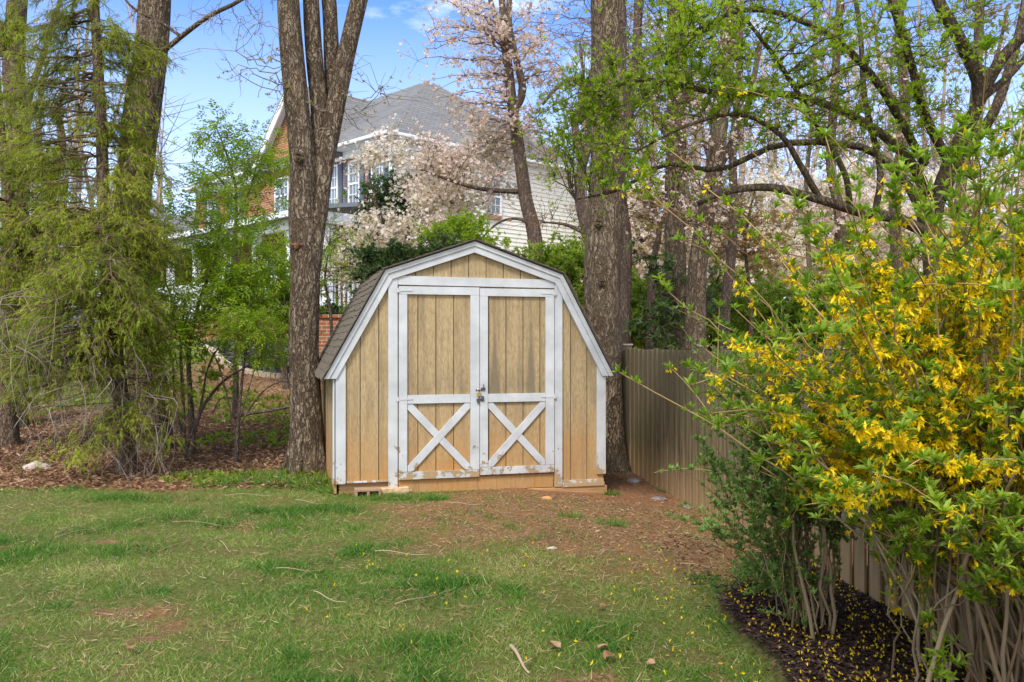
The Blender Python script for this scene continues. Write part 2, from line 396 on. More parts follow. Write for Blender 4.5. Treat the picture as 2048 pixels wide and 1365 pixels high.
M['siding'] = vcoordmat('siding', .85, _siding, .15)
def _door_stain(nt, p):
    _siding(nt, p)
    c = p.inputs['Base Color'].links[0].from_socket
    oc = N(nt, 'ShaderNodeTexCoord').outputs['Object']; s = N(nt, 'ShaderNodeSeparateXYZ'); nt.links.new(oc, s.inputs[0])
    jag = noise(nt, 26, oc, 6, .8, (1, 1, .3))
    for (x, z0, z1, w) in ((1.495, .85, 1.42, .056), (1.83, .85, 1.52, .048), (1.60, .9, 1.3, .02), (1.72, 1.0, 1.45, .010), (1.93, .86, 1.2, .012), (.86, .84, 1.1, .02), (1.2, .86, 1.15, .02), (.76, .86, 1.5, .012)):
        dx = math_(nt, 'ABSOLUTE', math_(nt, 'SUBTRACT', s.outputs['X'], x))
        wz = rngmap(nt, s.outputs['Z'], z0, z1, w, 0)
        f = math_(nt, 'SUBTRACT', math_(nt, 'MULTIPLY', wz, math_(nt, 'ADD', .45, jag)), dx)
        fac = rngmap(nt, f, -.016, .014, 0, .78 if w > .02 and x > 1.4 else .4)
        fac = math_(nt, 'MULTIPLY', fac, math_(nt, 'GREATER_THAN', s.outputs['Z'], .82))
        c = mixcol(nt, fac, c, (.16, .13, .09))
    lowm = math_(nt, 'MULTIPLY', rngmap(nt, s.outputs['Z'], .85, 1.15, .55, 0), math_(nt, 'GREATER_THAN', s.outputs['Z'], .82))
    c = mixcol(nt, math_(nt, 'MULTIPLY', lowm, rngmap(nt, jag, .35, .65)), c, (.2, .16, .1))
    nt.links.new(c, p.inputs['Base Color'])
M['siding_door'] = vcoordmat('siding_door', .85, _door_stain, .15)
def _white(nt, p):
    oc = N(nt, 'ShaderNodeTexCoord').outputs['Object']; s = N(nt, 'ShaderNodeSeparateXYZ'); nt.links.new(oc, s.inputs[0])
    g = noise(nt, 40, oc, 4, .6, (1, 1, .3)); b = noise(nt, 5, oc, 4)
    c = ramp(nt, b, [(.43, .435, .44), (.58, .588, .6)], [.3, .7])
    c = mixcol(nt, rngmap(nt, g, .6, .8, 0, .25), c, (.5, .5, .5))
    ch = noise(nt, 9, oc, 6, .75); fineP = noise(nt, 30, oc, 4, .7)
    low = rngmap(nt, s.outputs['Z'], .02, .5, .27, 0)        # peeling near the ground
    pe = math_(nt, 'GREATER_THAN', math_(nt, 'ADD', math_(nt, 'ADD', ch, low), math_(nt, 'MULTIPLY', fineP, .14)), .785)
    c = mixcol(nt, pe, c, mixcol(nt, fineP, (.42, .25, .1), (.3, .24, .17)))
    mud = rngmap(nt, s.outputs['Z'], .0, .25, .5, 0)
    c = mixcol(nt, math_(nt, 'MULTIPLY', mud, b), c, (.6, .42, .22))
    nt.links.new(c, p.inputs['Base Color']); bump(nt, p, math_(nt, 'SUBTRACT', math_(nt, 'MULTIPLY', g, .4), pe), .003)
M['white_trim'] = vcoordmat('white_trim', .6, _white)
def plain(name, col, rough=.6, var=.2, scale=12, metal=0, spec=.3, sc3=None, b=.003):
    m, nt, p, o = newmat(name, rough, spec); f = noise(nt, scale, None, 5, .6, sc3)
    c = ramp(nt, f, [tuple(x * (1 - var) for x in col), tuple(min(1, x * (1 + var)) for x in col)], [.3, .7])
    nt.links.new(c, p.inputs['Base Color']); p.inputs['Metallic'].default_value = metal; bump(nt, p, f, b); return m
M['groove'] = plain('groove', (.13, .115, .095))
M['skid'] = plain('skid_wood', (.42, .24, .11), .9, .35, 10, sc3=(.3, 1, 4))
M['metal_dark'] = plain('metal_dark', (.12, .125, .13), .45, .3, 60, .6)
M['brass'] = plain('brass', (.55, .38, .1), .35, .2, 60, .7)
M['steel'] = plain('steel', (.6, .6, .62), .3, .15, 60, .9)
M['block'] = plain('concrete_block', (.34, .22, .13), .95, .35, 40, b=.006)
M['sandstone'] = plain('sandstone', (.5, .35, .2), .9, .3, 16, b=.006)
M['stone_grey'] = plain('stone_grey', (.2, .18, .17), .9, .35, 20, b=.008)
M['stone_pale'] = plain('stone_pale', (.5, .42, .36), .9, .25, 20, b=.008)
M['clay'] = plain('clay', (.5, .25, .1), .95, .25, 25)
def _shingle(nt, p):
    oc = N(nt, 'ShaderNodeTexCoord').outputs['Object']; g = noise(nt, 90, oc, 3, .8)
    s = noise(nt, 5, oc, 5)
    c = ramp(nt, g, [(.05, .04, .03), (.16, .13, .1), (.28, .24, .18)], [.3, .5, .75])
    c = mixcol(nt, rngmap(nt, attr(nt), 0, 1, 0, .45), c, (.11, .095, .08)); c = mixcol(nt, rngmap(nt, s, .5, .7, 0, .4), c, (.16, .15, .07))
    nt.links.new(c, p.inputs['Base Color']); bump(nt, p, g, .003)
M['shingle'] = vcoordmat('shingle_brown', .95, _shingle, .1)
def _fence(nt, p):
    oc = N(nt, 'ShaderNodeTexCoord').outputs['Object']; s = N(nt, 'ShaderNodeSeparateXYZ'); nt.links.new(oc, s.inputs[0])
    gr = noise(nt, 30, oc, 5, .7, (1, 1, .06)); bl = noise(nt, 1.6, oc, 4)
    c = ramp(nt, gr, [(.055, .038, .02), (.19, .14, .075), (.36, .28, .17)], [.36, .5, .66])
    c = mixcol(nt, rngmap(nt, attr(nt), 0, 1, 0, .75), c, (.14, .11, .07))
    c = mixcol(nt, rngmap(nt, bl, .45, .7, 0, .6), c, (.13, .12, .05))                # algae bloom
    top = math_(nt, 'MULTIPLY', rngmap(nt, math_(nt, 'ADD', s.outputs['Z'], math_(nt, 'MULTIPLY', gr, .5)), .85, 1.35), .75)
    c = mixcol(nt, top, c, (.16, .13, .08))
    c = mixcol(nt, rngmap(nt, s.outputs['Z'], -.1, .5, .75, 0), c, (.48, .3, .14))
    nt.links.new(c, p.inputs['Base Color']); bump(nt, p, gr, .006)
M['fence'] = vcoordmat('fence_boards', .9, _fence, .15)
# house
def _wallvec(nt):
    oc = N(nt, 'ShaderNodeTexCoord').outputs['Object']; s = N(nt, 'ShaderNodeSeparateXYZ'); nt.links.new(oc, s.inputs[0])
    c = N(nt, 'ShaderNodeCombineXYZ'); nt.links.new(math_(nt, 'ADD', s.outputs['X'], s.outputs['Y']), c.inputs[0]); nt.links.new(s.outputs['Z'], c.inputs[1])
    return c.outputs[0], oc
def _brick(nt, p):
    v, oc = _wallvec(nt)
    b = N(nt, 'ShaderNodeTexBrick'); nt.links.new(v, b.inputs['Vector']); b.inputs['Scale'].default_value = 1
    b.inputs['Brick Width'].default_value = .2; b.inputs['Row Height'].default_value = .072; b.inputs['Mortar Size'].default_value = .008
    b.inputs['Color1'].default_value = (.42, .15, .06, 1); b.inputs['Color2'].default_value = (.27, .085, .04, 1); b.inputs['Mortar'].default_value = (.5, .4, .32, 1)
    n = noise(nt, 3, oc); c = mixcol(nt, rngmap(nt, n, .4, .7, 0, .3), b.outputs['Color'], (.5, .22, .1))
    nt.links.new(c, p.inputs['Base Color']); bump(nt, p, math_(nt, 'SUBTRACT', 1, b.outputs['Fac']), .01)
M['brick'] = vcoordmat('brick', .9, _brick, .15)
def _roof(nt, p):
    v, oc = _wallvec(nt)
    b = N(nt, 'ShaderNodeTexBrick'); nt.links.new(v, b.inputs['Vector']); b.inputs['Scale'].default_value = 1
    b.inputs['Brick Width'].default_value = .33; b.inputs['Row Height'].default_value = .1; b.inputs['Mortar Size'].default_value = .01
    b.inputs['Color1'].default_value = (.21, .205, .2, 1); b.inputs['Color2'].default_value = (.165, .16, .155, 1); b.inputs['Mortar'].default_value = (.13, .13, .135, 1)
    n = noise(nt, 1.2, oc, 5); c = mixcol(nt, rngmap(nt, n, .35, .7, 0, .45), b.outputs['Color'], (.24, .232, .222))
    nt.links.new(c, p.inputs['Base Color']); bump(nt, p, math_(nt, 'SUBTRACT', 1, b.outputs['Fac']), .01)
M['roof_grey'] = vcoordmat('roof_grey', .95, _roof, .1)
M['cream'] = plain('cream_siding', (.78, .76, .66), .7, .05, 4)
M['house_white'] = plain('house_white', (.78, .79, .8), .6, .05, 4)
M['shutter'] = plain('shutter_blue', (.09, .11, .15), .5, .15, 8)
M['glass'] = plain('window_glass', (.16, .19, .22), .08, .35, 1.5, 0, .8, b=0)
M['dark'] = plain('dark_interior', (.03, .03, .035), .8)
M['metal_roof'] = plain('porch_roof_metal', (.22, .24, .27), .5, .1)
M['edging'] = plain('edging_stone', (.5, .38, .26), .9, .25, 14, b=.01)
M['car_paint'] = plain('car_paint', (.2, .25, .33), .25, .05, 3, .5, .6, b=0)
M['rubber'] = plain('rubber', (.02, .02, .02), .8)
# ------------------------------------------------------------------ ground
FX = lambda y: 2.07 + .152 * (5.05 - y)      # where the fence stands at distance y
def zones(x, y):
    n = fbm(x * 1.3, y * 1.3, 11, 4) - .5; n2 = fbm(x * 4, y * 4, 17, 3) - .5
    edge = 7.75 + .5 * n + .25 * n2
    mulch = sst(x - (1.12 + .35 * n + .1 * n2) - .35 * np.clip(y - 4.6, 0, 2) , -.04, .06) * sst(5.75 + .5 * n - y, -.1, .15) * sst(y, 0, .5)
    lawn = (1 - sst(y - edge, -.12, .15)) * (1 - sst(x, FX(y) - .1, FX(y)))
    lawn2 = sst(y, 13, 14) * np.maximum(sst(-x, 5.6, 6.6), sst(y, 30, 34))
    q = ((x - .75) / 1.7) ** 2 + ((y - 6.8) / 1.95) ** 2
    q2 = np.where(x > .6, ((x - 1.5) / 1.2) ** 2 + ((y - 8.2) / 3.0) ** 2, 9)
    bare = np.maximum(1 - sst(np.minimum(q, q2) + 1.3 * n + .6 * n2, .45, 1.35), sst((fbm(x * 2.6 + 9, y * 2.6, 51, 4) - .5) + n2 * .5, .23, .34) * .9)
    bare = np.where(y > 7.9, np.maximum(bare, 0), bare)
    return lawn, lawn2, mulch, bare
def build_ground():
    xs = np.concatenate([-np.geomspace(400, 12, 26), np.linspace(-11.5, 4.5, 321), np.geomspace(5, 400, 26)])
    ys = np.concatenate([[-60, -20, -6, -1, 1], np.linspace(2, 22, 381), np.geomspace(22.6, 600, 34)])
    X, Y = np.meshgrid(xs, ys); Z = G(X, Y)
    fine = (Y < 22) & (Y > 1)
    Z = Z + np.where(fine, .018 * (fbm(X * 6, Y * 6, 31, 3) - .5), 0)
    lawn, lawn2, mulch, bare = zones(X, Y)
    Z = Z + np.where(fine, mulch * (.05 + .03 * fbm(X * 9, Y * 9, 5, 2)), 0)
    m = MB(); n, k = X.shape; idx = np.arange(n * k).reshape(n, k)
    m.add(np.stack([X, Y, Z], -1).reshape(-1, 3), [np.stack([idx[:-1, :-1], idx[:-1, 1:], idx[1:, 1:], idx[1:, :-1]], -1).reshape(-1, 4)])
    me = m.mesh('ground', smooth=True)
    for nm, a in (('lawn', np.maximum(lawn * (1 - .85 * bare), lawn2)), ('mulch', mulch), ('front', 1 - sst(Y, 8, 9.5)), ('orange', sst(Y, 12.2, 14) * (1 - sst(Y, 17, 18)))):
        at = me.attributes.new(nm, 'FLOAT', 'POINT'); at.data.foreach_set('value', a.astype(np.float32).ravel())
    mt, nt, p, o = newmat('ground', .95, .1)
    oc = N(nt, 'ShaderNodeTexCoord').outputs['Object']
    f1 = noise(nt, 40, oc, 6, .7); f2 = noise(nt, 5, oc, 5, .6); f3 = noise(nt, 140, oc, 3, .8)
    dirt = ramp(nt, f1, [(.15, .075, .035), (.34, .175, .09), (.5, .31, .18)], [.32, .5, .7])
    dirt = mixcol(nt, rngmap(nt, f2, .42, .6, 0, .6), dirt, (.44, .2, .085))
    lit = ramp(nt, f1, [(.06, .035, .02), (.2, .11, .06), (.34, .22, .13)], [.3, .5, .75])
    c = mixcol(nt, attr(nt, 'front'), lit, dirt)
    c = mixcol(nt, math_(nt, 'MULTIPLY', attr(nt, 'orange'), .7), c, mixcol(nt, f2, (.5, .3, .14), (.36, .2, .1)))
    gr = ramp(nt, f1, [(.08, .1, .025), (.16, .2, .04), (.3, .27, .1)], [.3, .5, .7])
    c = mixcol(nt, math_(nt, 'MULTIPLY', attr(nt, 'lawn'), rngmap(nt, f2, .25, .6, .55, 1)), c, gr)
    mu = ramp(nt, f1, [(.012, .007, .005), (.035, .02, .015), (.07, .04, .03)], [.3, .55, .8])
    c = mixcol(nt, attr(nt, 'mulch'), c, mu)
    nt.links.new(c, p.inputs['Base Color']); bump(nt, p, math_(nt, 'ADD', f1, f3), .02)
    me.materials.append(mt); o = bpy.data.objects.new('ground', me); COL.objects.link(o); tag(o, kind='structure')
build_ground()
def rnd_pts(n, x0, x1, y0, y1): return rng.uniform(x0, x1, n), rng.uniform(y0, y1, n)
def in_view(x, y, pad=.3): return np.abs(x) < y * .585 + pad
def flat_dir(n, lift=.2):
    a = rng.random(n) * 2 * PI; return np.stack([np.cos(a), np.sin(a), rng.normal(0, lift, n)], -1)
UP = np.array([0., 0, 1])
def upn(n, j=.35): return nrm(UP + rng.normal(0, j, (n, 3)))
def shedmask(x, y):   # inside the shed footprint
    dx = x + 1.603; dy = y - 7.40; u = dx * .966 + dy * .259; v = -dx * .259 + dy * .966
    return (u > .05) & (u < 2.6) & (v > -.04) & (v < 2.3)

# lawn grass
n = 800000; x, y = rnd_pts(n, -5.6, 3, 2.6, 9.4)
lawn, lawn2, mulch, bare = zones(x, y)
dens = lawn * (1 - mulch) * (1 - .9 * bare) * (.12 + .95 * sst(fbm(x * 3.1, y * 3.1, 23, 3), .36, .6)) * np.clip(5.2 / y, .55, 1.3)
k = (rng.random(n) < dens) & in_view(x, y) & ~shedmask(x, y)
x, y = x[k], y[k]; n = len(x)
# sparse tufts in the bare soil too
x2, y2 = rnd_pts(60000, -1.2, 2.1, 4.5, 9.2); q_ = vn(x2 * 6, y2 * 6, 61); l_, _, m2_, b_ = zones(x2, y2); k = (q_ > .78) & (b_ > .3) & (l_ > .5) & (m2_ < .3) & ~shedmask(x2, y2) & (x2 < FX(y2) - .03) & in_view(x2, y2) & (rng.random(60000) < .75)
x = np.concatenate([x, x2[k]]); y = np.concatenate([y, y2[k]]); n = len(x)
mb = MB(); z = G(x, y) - .004
tuft = fbm(x * 2.2, y * 2.2, 41, 3); h = .018 + .024 * rng.random(n) + .03 * sst(tuft, .5, .75)
d = flat_dir(n, 0) * .62 + UP * rng.uniform(.35, 1, n)[:, None]
dry = np.clip(.4 - 1.0 * (tuft - .5) + rng.normal(0, .18, n) + .45 * (rng.random(n) < .11), 0, 1)
scatter(mb, np.stack([x, y, z], -1), d, flat_dir(n, .1), h, BLADE, dry)
tag(mb.build('grass', M['grass']), 'short patchy spring grass with thin straw patches on the front lawn', 'grass', kind='stuff')
# grass on the slope behind
x, y = rnd_pts(60000, -16, -1, 12.5, 26); l, l2, mu, b = zones(x, y); k = (rng.random(len(x)) < l2) & in_view(x, y, 1); x, y = x[k], y[k]; n = len(x)
mb = MB(); scatter(mb, np.stack([x, y, G(x, y)], -1), flat_dir(n, 0) * .5 + UP, flat_dir(n), rng.uniform(.05, .11, n), BLADE, rng.uniform(.3, .75, n))
tag(mb.build('slope_grass', M['grass']), 'bright grass on the slope beyond the conifer', 'grass', kind='stuff')
# tufts along the lawn edge
def tufts(name, label, spots, nb, hh, sp, mat='grass', c=(.0, .45)):
    for i, (px, py, r) in enumerate(spots):
        c0 = hit(px, py); m = int(nb * r); a = rng.random(m) * 2 * PI; q = rng.random(m) ** .6 * sp * r
        x = c0[0] + np.cos(a) * q; y = c0[1] + np.sin(a) * q * .8
        mb = MB(); out_ = np.stack([np.cos(a), np.sin(a), 0 * a], -1) * (.25 + .9 * q / (sp * r))[:, None]
        scatter(mb, np.stack([x, y, G(x, y) - .01], -1), out_ + UP * .75 + rng.normal(0, .2, (m, 3)), out_ * .3 + rng.normal(0, .5, (m, 3)), hh * r ** .4 * rng.uniform(.6, 1.15, m), BLADE, rng.uniform(*c, m))
        tag(mb.build(name, M[mat]), label[i], 'grass tuft', 'grass tufts by the shed')
tufts('grass_tuft', ['small grass tuft beside two brown leaves at the litter edge', 'low dark grass tuft below the litter beside the sapling clump', 'wide arching grass tuft between the litter and the lawn', 'thick grass clump in front of the big grey trunk', 'grass clump left of the shed corner at the trunk foot', 'grass tuft touching the bottom left corner of the shed', 'short grass tuft against the concrete block', 'broad green tuft left of the big trunk base'],
      [(390, 955, .7), (430, 972, .8), (505, 962, 1.2), (560, 968, 1.1), (645, 972, 1.2), (676, 985, .7), (702, 992, .3), (600, 950, 1.0)], 520, .11, .27, c=(.0, .7))
tufts('grass_tuft', ['small green sprout tuft at the shed base below the doors', 'fine grass tuft on bare clay before the shed', 'green tuft in the dirt path toward the fence', 'tiny tuft at the right foot of the shed', 'weed tuft at the foot of the first fence boards', 'weed tuft halfway along the fence bottom'],
      [(868, 1000, .6), (1143, 1035, .5), (1225, 1050, .6), (1218, 990, .5), (1330, 985, .45), (1375, 1015, .4)], 420, .09, .16, 'grass', (.1, .6))

CHIPT = [(np.array([(-.12, 0, 0), (.12, 0, 0), (.1, 1, .03), (-.1, .95, 0), (-.08, .05, .1), (.08, .95, .12)]), [np.array([[0, 1, 2, 3], [0, 3, 5, 4], [1, 4, 5, 2]])])]
# leaf litter
n = 85000; x, y = rnd_pts(n, -8.5, -1.0, 7.5, 18); l, l2, mu, b = zones(x, y)
k = (rng.random(n) < (1 - l) * (1 - .55 * sst(y, 11.5, 14)) * np.clip(1.1 - (y - 8) * .07, .3, 1)) & in_view(x, y) & ~shedmask(x, y); x, y = x[k], y[k]; n = len(x)
mb = MB(); scatter(mb, np.stack([x, y, G(x, y) + rng.uniform(0, .03, n)], -1), flat_dir(n, .3), upn(n, .5), rng.uniform(.03, .085, n), [LEAF2, LEAF6], rng.random(n) ** 1.1)
x, y = rnd_pts(2600, .2, 2.1, 6, 10.5); k = ~shedmask(x, y) & (x < FX(y) - .03); x, y = x[k], y[k]; n = len(x)
scatter(mb, np.stack([x, y, G(x, y) + .008], -1), flat_dir(n, .15), upn(n, .3), rng.uniform(.012, .045, n), [LEAF2, LEAF6], rng.random(n))
x, y = rnd_pts(42000, -4.5, 2.2, 3, 9.5); l, l2, mu, b = zones(x, y); k = ~shedmask(x, y) & (x < FX(y) - .02) & (l > .5) & (rng.random(len(x)) < .12 + .8 * b) & in_view(x, y); x, y = x[k], y[k]; n = len(x)
scatter(mb, np.stack([x, y, G(x, y) + .008], -1), flat_dir(n, .15), upn(n, .3), rng.uniform(.006, .026, n), [LEAF2, LEAF6] + CHIPT, rng.uniform(.1, 1, n))
tag(mb.build('leaf_litter', M['litter']), 'brown fallen leaves covering the ground under the trees', 'leaf litter', kind='stuff')
# dry stems lying in the thin grass
x, y = rnd_pts(26000, -5, 2.1, 3, 9); l, l2, mu, b = zones(x, y); k = ~shedmask(x, y) & in_view(x, y) & (l * (1 - mu) > .5) & (rng.random(len(x)) < .5 + .4 * b); x, y = x[k], y[k]; n = len(x)
mb2 = MB(); scatter(mb2, np.stack([x, y, G(x, y) + .014], -1), flat_dir(n, .12), upn(n, .4), rng.uniform(.02, .075, n), [blade(.15, .02), blade(.35, .016)], rng.random(n))
tag(mb2.build('dry_thatch', M['straw']), 'pale dry grass stems lying in the thin lawn and bare soil', 'thatch', kind='stuff')
# thin ground plants in the litter
x, y = rnd_pts(9000, -7, -1.2, 8, 18); k = in_view(x, y) & (vn(x * 1.1, y * 1.1, 77) > .5); x, y = x[k], y[k]; n = len(x)
mb = MB(); scatter(mb, np.stack([x, y, G(x, y)], -1), flat_dir(n, 0) * .6 + UP, upn(n, .6), rng.uniform(.04, .13, n), ROS_S + BLADE)
tag(mb.build('undergrowth', M['leaf_bg']), 'small green seedlings coming up through the brown leaves', 'ground cover', kind='stuff')
# mulch chips
n = 70000; x, y = rnd_pts(n, .8, 3.0, 2.7, 6.2); l, l2, mu, b = zones(x, y)
k = (rng.random(n) < mu + .05 * sst(x, .95, 1.1)) & in_view(x, y) & (x < FX(y)); x, y = x[k], y[k]; n = len(x)
CHIP = [(np.array([(-.18, 0, 0), (.18, 0, 0), (.13, 1, .03), (-.12, .95, 0), (-.1, .05, .13), (.1, .95, .15)]), [np.array([[0, 1, 2, 3], [0, 3, 5, 4], [1, 4, 5, 2]])])]
mb = MB(); scatter(mb, np.stack([x, y, G(x, y) + .05 + rng.uniform(0, .03, n)], -1), flat_dir(n, .25), upn(n, .4), rng.uniform(.01, .036, n), CHIP, rng.random(n) ** 1.6)
tag(mb.build('mulch', M['chips']), 'dark brown shredded bark mulch under the forsythia', 'mulch', kind='stuff')
# fallen flowers
mb = MB(); x, y = rnd_pts(4200, .7, 2.6, 2.8, 6); l, l2, mu, b = zones(x, y); k = (rng.random(len(x)) < np.where(mu > .5, .62, .06)) & in_view(x, y) & (x < FX(y) - .05); x, y = x[k], y[k]; n = len(x)
l, l2, mu, b = zones(x, y)
scatter(mb, np.stack([x, y, G(x, y) + .02 + .065 * mu], -1), upn(n, .8), flat_dir(n, .3), rng.uniform(.009, .017, n), FORS)
x, y = rnd_pts(80, -1, 1.3, 3.0, 5.6); n = len(x); scatter(mb, np.stack([x, y, G(x, y) + .03], -1), upn(n, .8), flat_dir(n, .3), rng.uniform(.014, .022, n), FORS)
tag(mb.build('fallen_yellow_petals', M['petal']), 'yellow forsythia flowers dropped on the mulch and grass', 'fallen petals', kind='stuff')
mb = MB(); x, y = rnd_pts(900, -4.5, 1.9, 3, 8); k = in_view(x, y) & ~shedmask(x, y); x, y = x[k], y[k]; n = len(x)
scatter(mb, np.stack([x, y, G(x, y) + .022], -1), flat_dir(n, .3), upn(n, .3), rng.uniform(.005, .013, n), LEAF6)
tag(mb.build('fallen_white_petals', M['petal_white']), 'tiny pinkish white petals scattered over the lawn', 'fallen petals', kind='stuff')

# ------------------------------------------------------------------ shed
shed = empty('garden_shed', (-1.603, 7.40, 0), 'tan barn-roof garden shed with white trim and double doors', 'shed', rz=R(15))
OUT = [(0, 1.0), (.52, 1.935), (1.31, 2.205), (2.125, 1.925), (2.62, 1.0)]
def top(x, off=0.0):
    return float(np.interp(x, [p[0] for p in OUT], [p[1] for p in OUT])) - off
def boards(mb, x0, x1, zb, topf, y0, y1, pitch=.158, phase=.0, gap=.007, knees=(), jit=0):
    e = [x0] + [g for g in (np.arange(-20, 40) * pitch + phase) if x0 + .01 < g < x1 - .01] + [x1]
    for a, b in zip(e[:-1], e[1:]):
        a2 = a + (gap / 2 if a != x0 else 0); b2 = b - (gap / 2 if b != x1 else 0)
        zt = [(b2, topf(b2))] + [(k_, topf(k_)) for k_ in sorted(knees, reverse=True) if a2 < k_ < b2] + [(a2, topf(a2))]
        j = random.uniform(0, jit)
        poly = [(a2, y0 - j, zb), (b2, y0 - j, zb)] + [(px_, y0 - j, pz_) for px_, pz_ in zt]
        mb.prism(poly, (0, y1 - y0, 0), random.random())
mb = MB(); boards(mb, .115, .56, .112, lambda x: top(x, .03), 0, .012, knees=(.52,)); boards(mb, .56, 2.528, .03, lambda x: top(x, .03), 0, .012, knees=(1.31, 2.125)); fw = mb.build('front_wall', M['siding'], shed, local=True, bevel=.0015)
mb = MB(); mb.prism([(.13, .013, .115), (.6, .013, .115), (.6, .013, .0), (2.51, .013, .0), (2.51, .013, top(2.51, .03)), (2.125, .013, 1.9), (1.31, .013, 2.17), (.52, .013, 1.9), (.13, .013, top(.13, .03))], (0, .03, 0)); mb.build('groove_backing', M['groove'], shed, local=True)
# side walls and back
mb = MB()
D_ = 2.1
e = np.arange(0, D_ - .01, .158)
for a in e:
    b = min(a + .151, D_); mb.box(.1, .118, a + .02, b + .02, .02, 1.12, random.random()); mb.box(2.525, 2.54, a + .02, b + .02, -.08, 1.12, random.random())
mb.box(.105, 2.53, D_ + .02, D_ + .035, 0, 1.1); mb.prism([(.12, D_ + .04, 1.1), (2.5, D_ + .04, 1.1), (2.125, D_ + .04, 1.9), (1.31, D_ + .04, 2.17), (.52, D_ + .04, 1.9)], (0, .015, 0))
mb.build('side_wall', M['siding'], shed, local=True)
# rake boards
def offs(w):
    P = [np.array(p) for p in OUT]; nn = []
    for a, b in zip(P[:-1], P[1:]):
        d = (b - a) / np.linalg.norm(b - a); nn.append((a + w * np.array((d[1], -d[0])), d))
    o = []
    for i in range(len(P)):
        if i == 0: q, d = nn[0]; t = (P[0][1] - q[1]) / d[1]; o.append(q + d * t)
        elif i == len(P) - 1: q, d = nn[-1]; t = (P[-1][1] - q[1]) / d[1]; o.append(q + d * t)
        else:
            (q1, d1), (q2, d2) = nn[i - 1], nn[i]; A = np.array([d1, -d2]).T; t = np.linalg.solve(A, q2 - q1); o.append(q1 + d1 * t[0])
    return o
O0 = offs(.008); O1 = offs(.045); O2 = offs(.1)
for i in range(4):
    mb = MB(); yy = -.038 - .0015 * i
    for (A_, B_, y0) in ((O0, O1, yy - .012), (O1, O2, yy)):
        g = .001
        q = [(A_[i][0], y0, A_[i][1]), (B_[i][0], y0, B_[i][1]), (B_[i + 1][0], y0, B_[i + 1][1]), (A_[i + 1][0], y0, A_[i + 1][1])]
        mb.prism(q, (0, -y0 - .001 - i * .0005, 0))
    mb.build('rake_board', M['white_trim'], shed, local=True, bevel=.0015)
# corner boards, door frame, header
def bd(name, x0, x1, y0, y1, z0, z1, mat='white_trim', par=None, bev=.0015):
    m_ = MB(); m_.box(x0, x1, y0, y1, z0, z1); return m_.build(name, M[mat], par or shed, local=True, bevel=bev)
bd('corner_board', .108, .192, -.022, -.0005, .105, 1.12); bd('corner_board', 2.462, 2.546, -.022, -.0005, .10, 1.10)
bd('corner_board', .086, .1, -.01, .07, .11, 1.1)
bd('door_frame', .553, .633, -.026, -.0007, .03, 1.885); bd('door_frame', 2.051, 2.126, -.026, -.0007, -.0, 1.875)
mb = MB(); mb.prism([(.635, -.024, 1.806), (2.049, -.024, 1.797), (2.049, -.024, 1.872), (.635, -.024, 1.884)], (0, .0235, 0)); mb.build('header_board', M['white_trim'], shed, local=True, bevel=.0015)
bd('sill_strip', .2, .55, -.014, -.0006, .108, .124); 
mb = MB(); mb.box(2.13, 2.53, -.03, -.0008, -.005, .03); mb.box(2.13, 2.53, -.012, -.0006, .03, .055); mb.build('sill_strip', M['white_trim'], shed, local=True, bevel=.002)
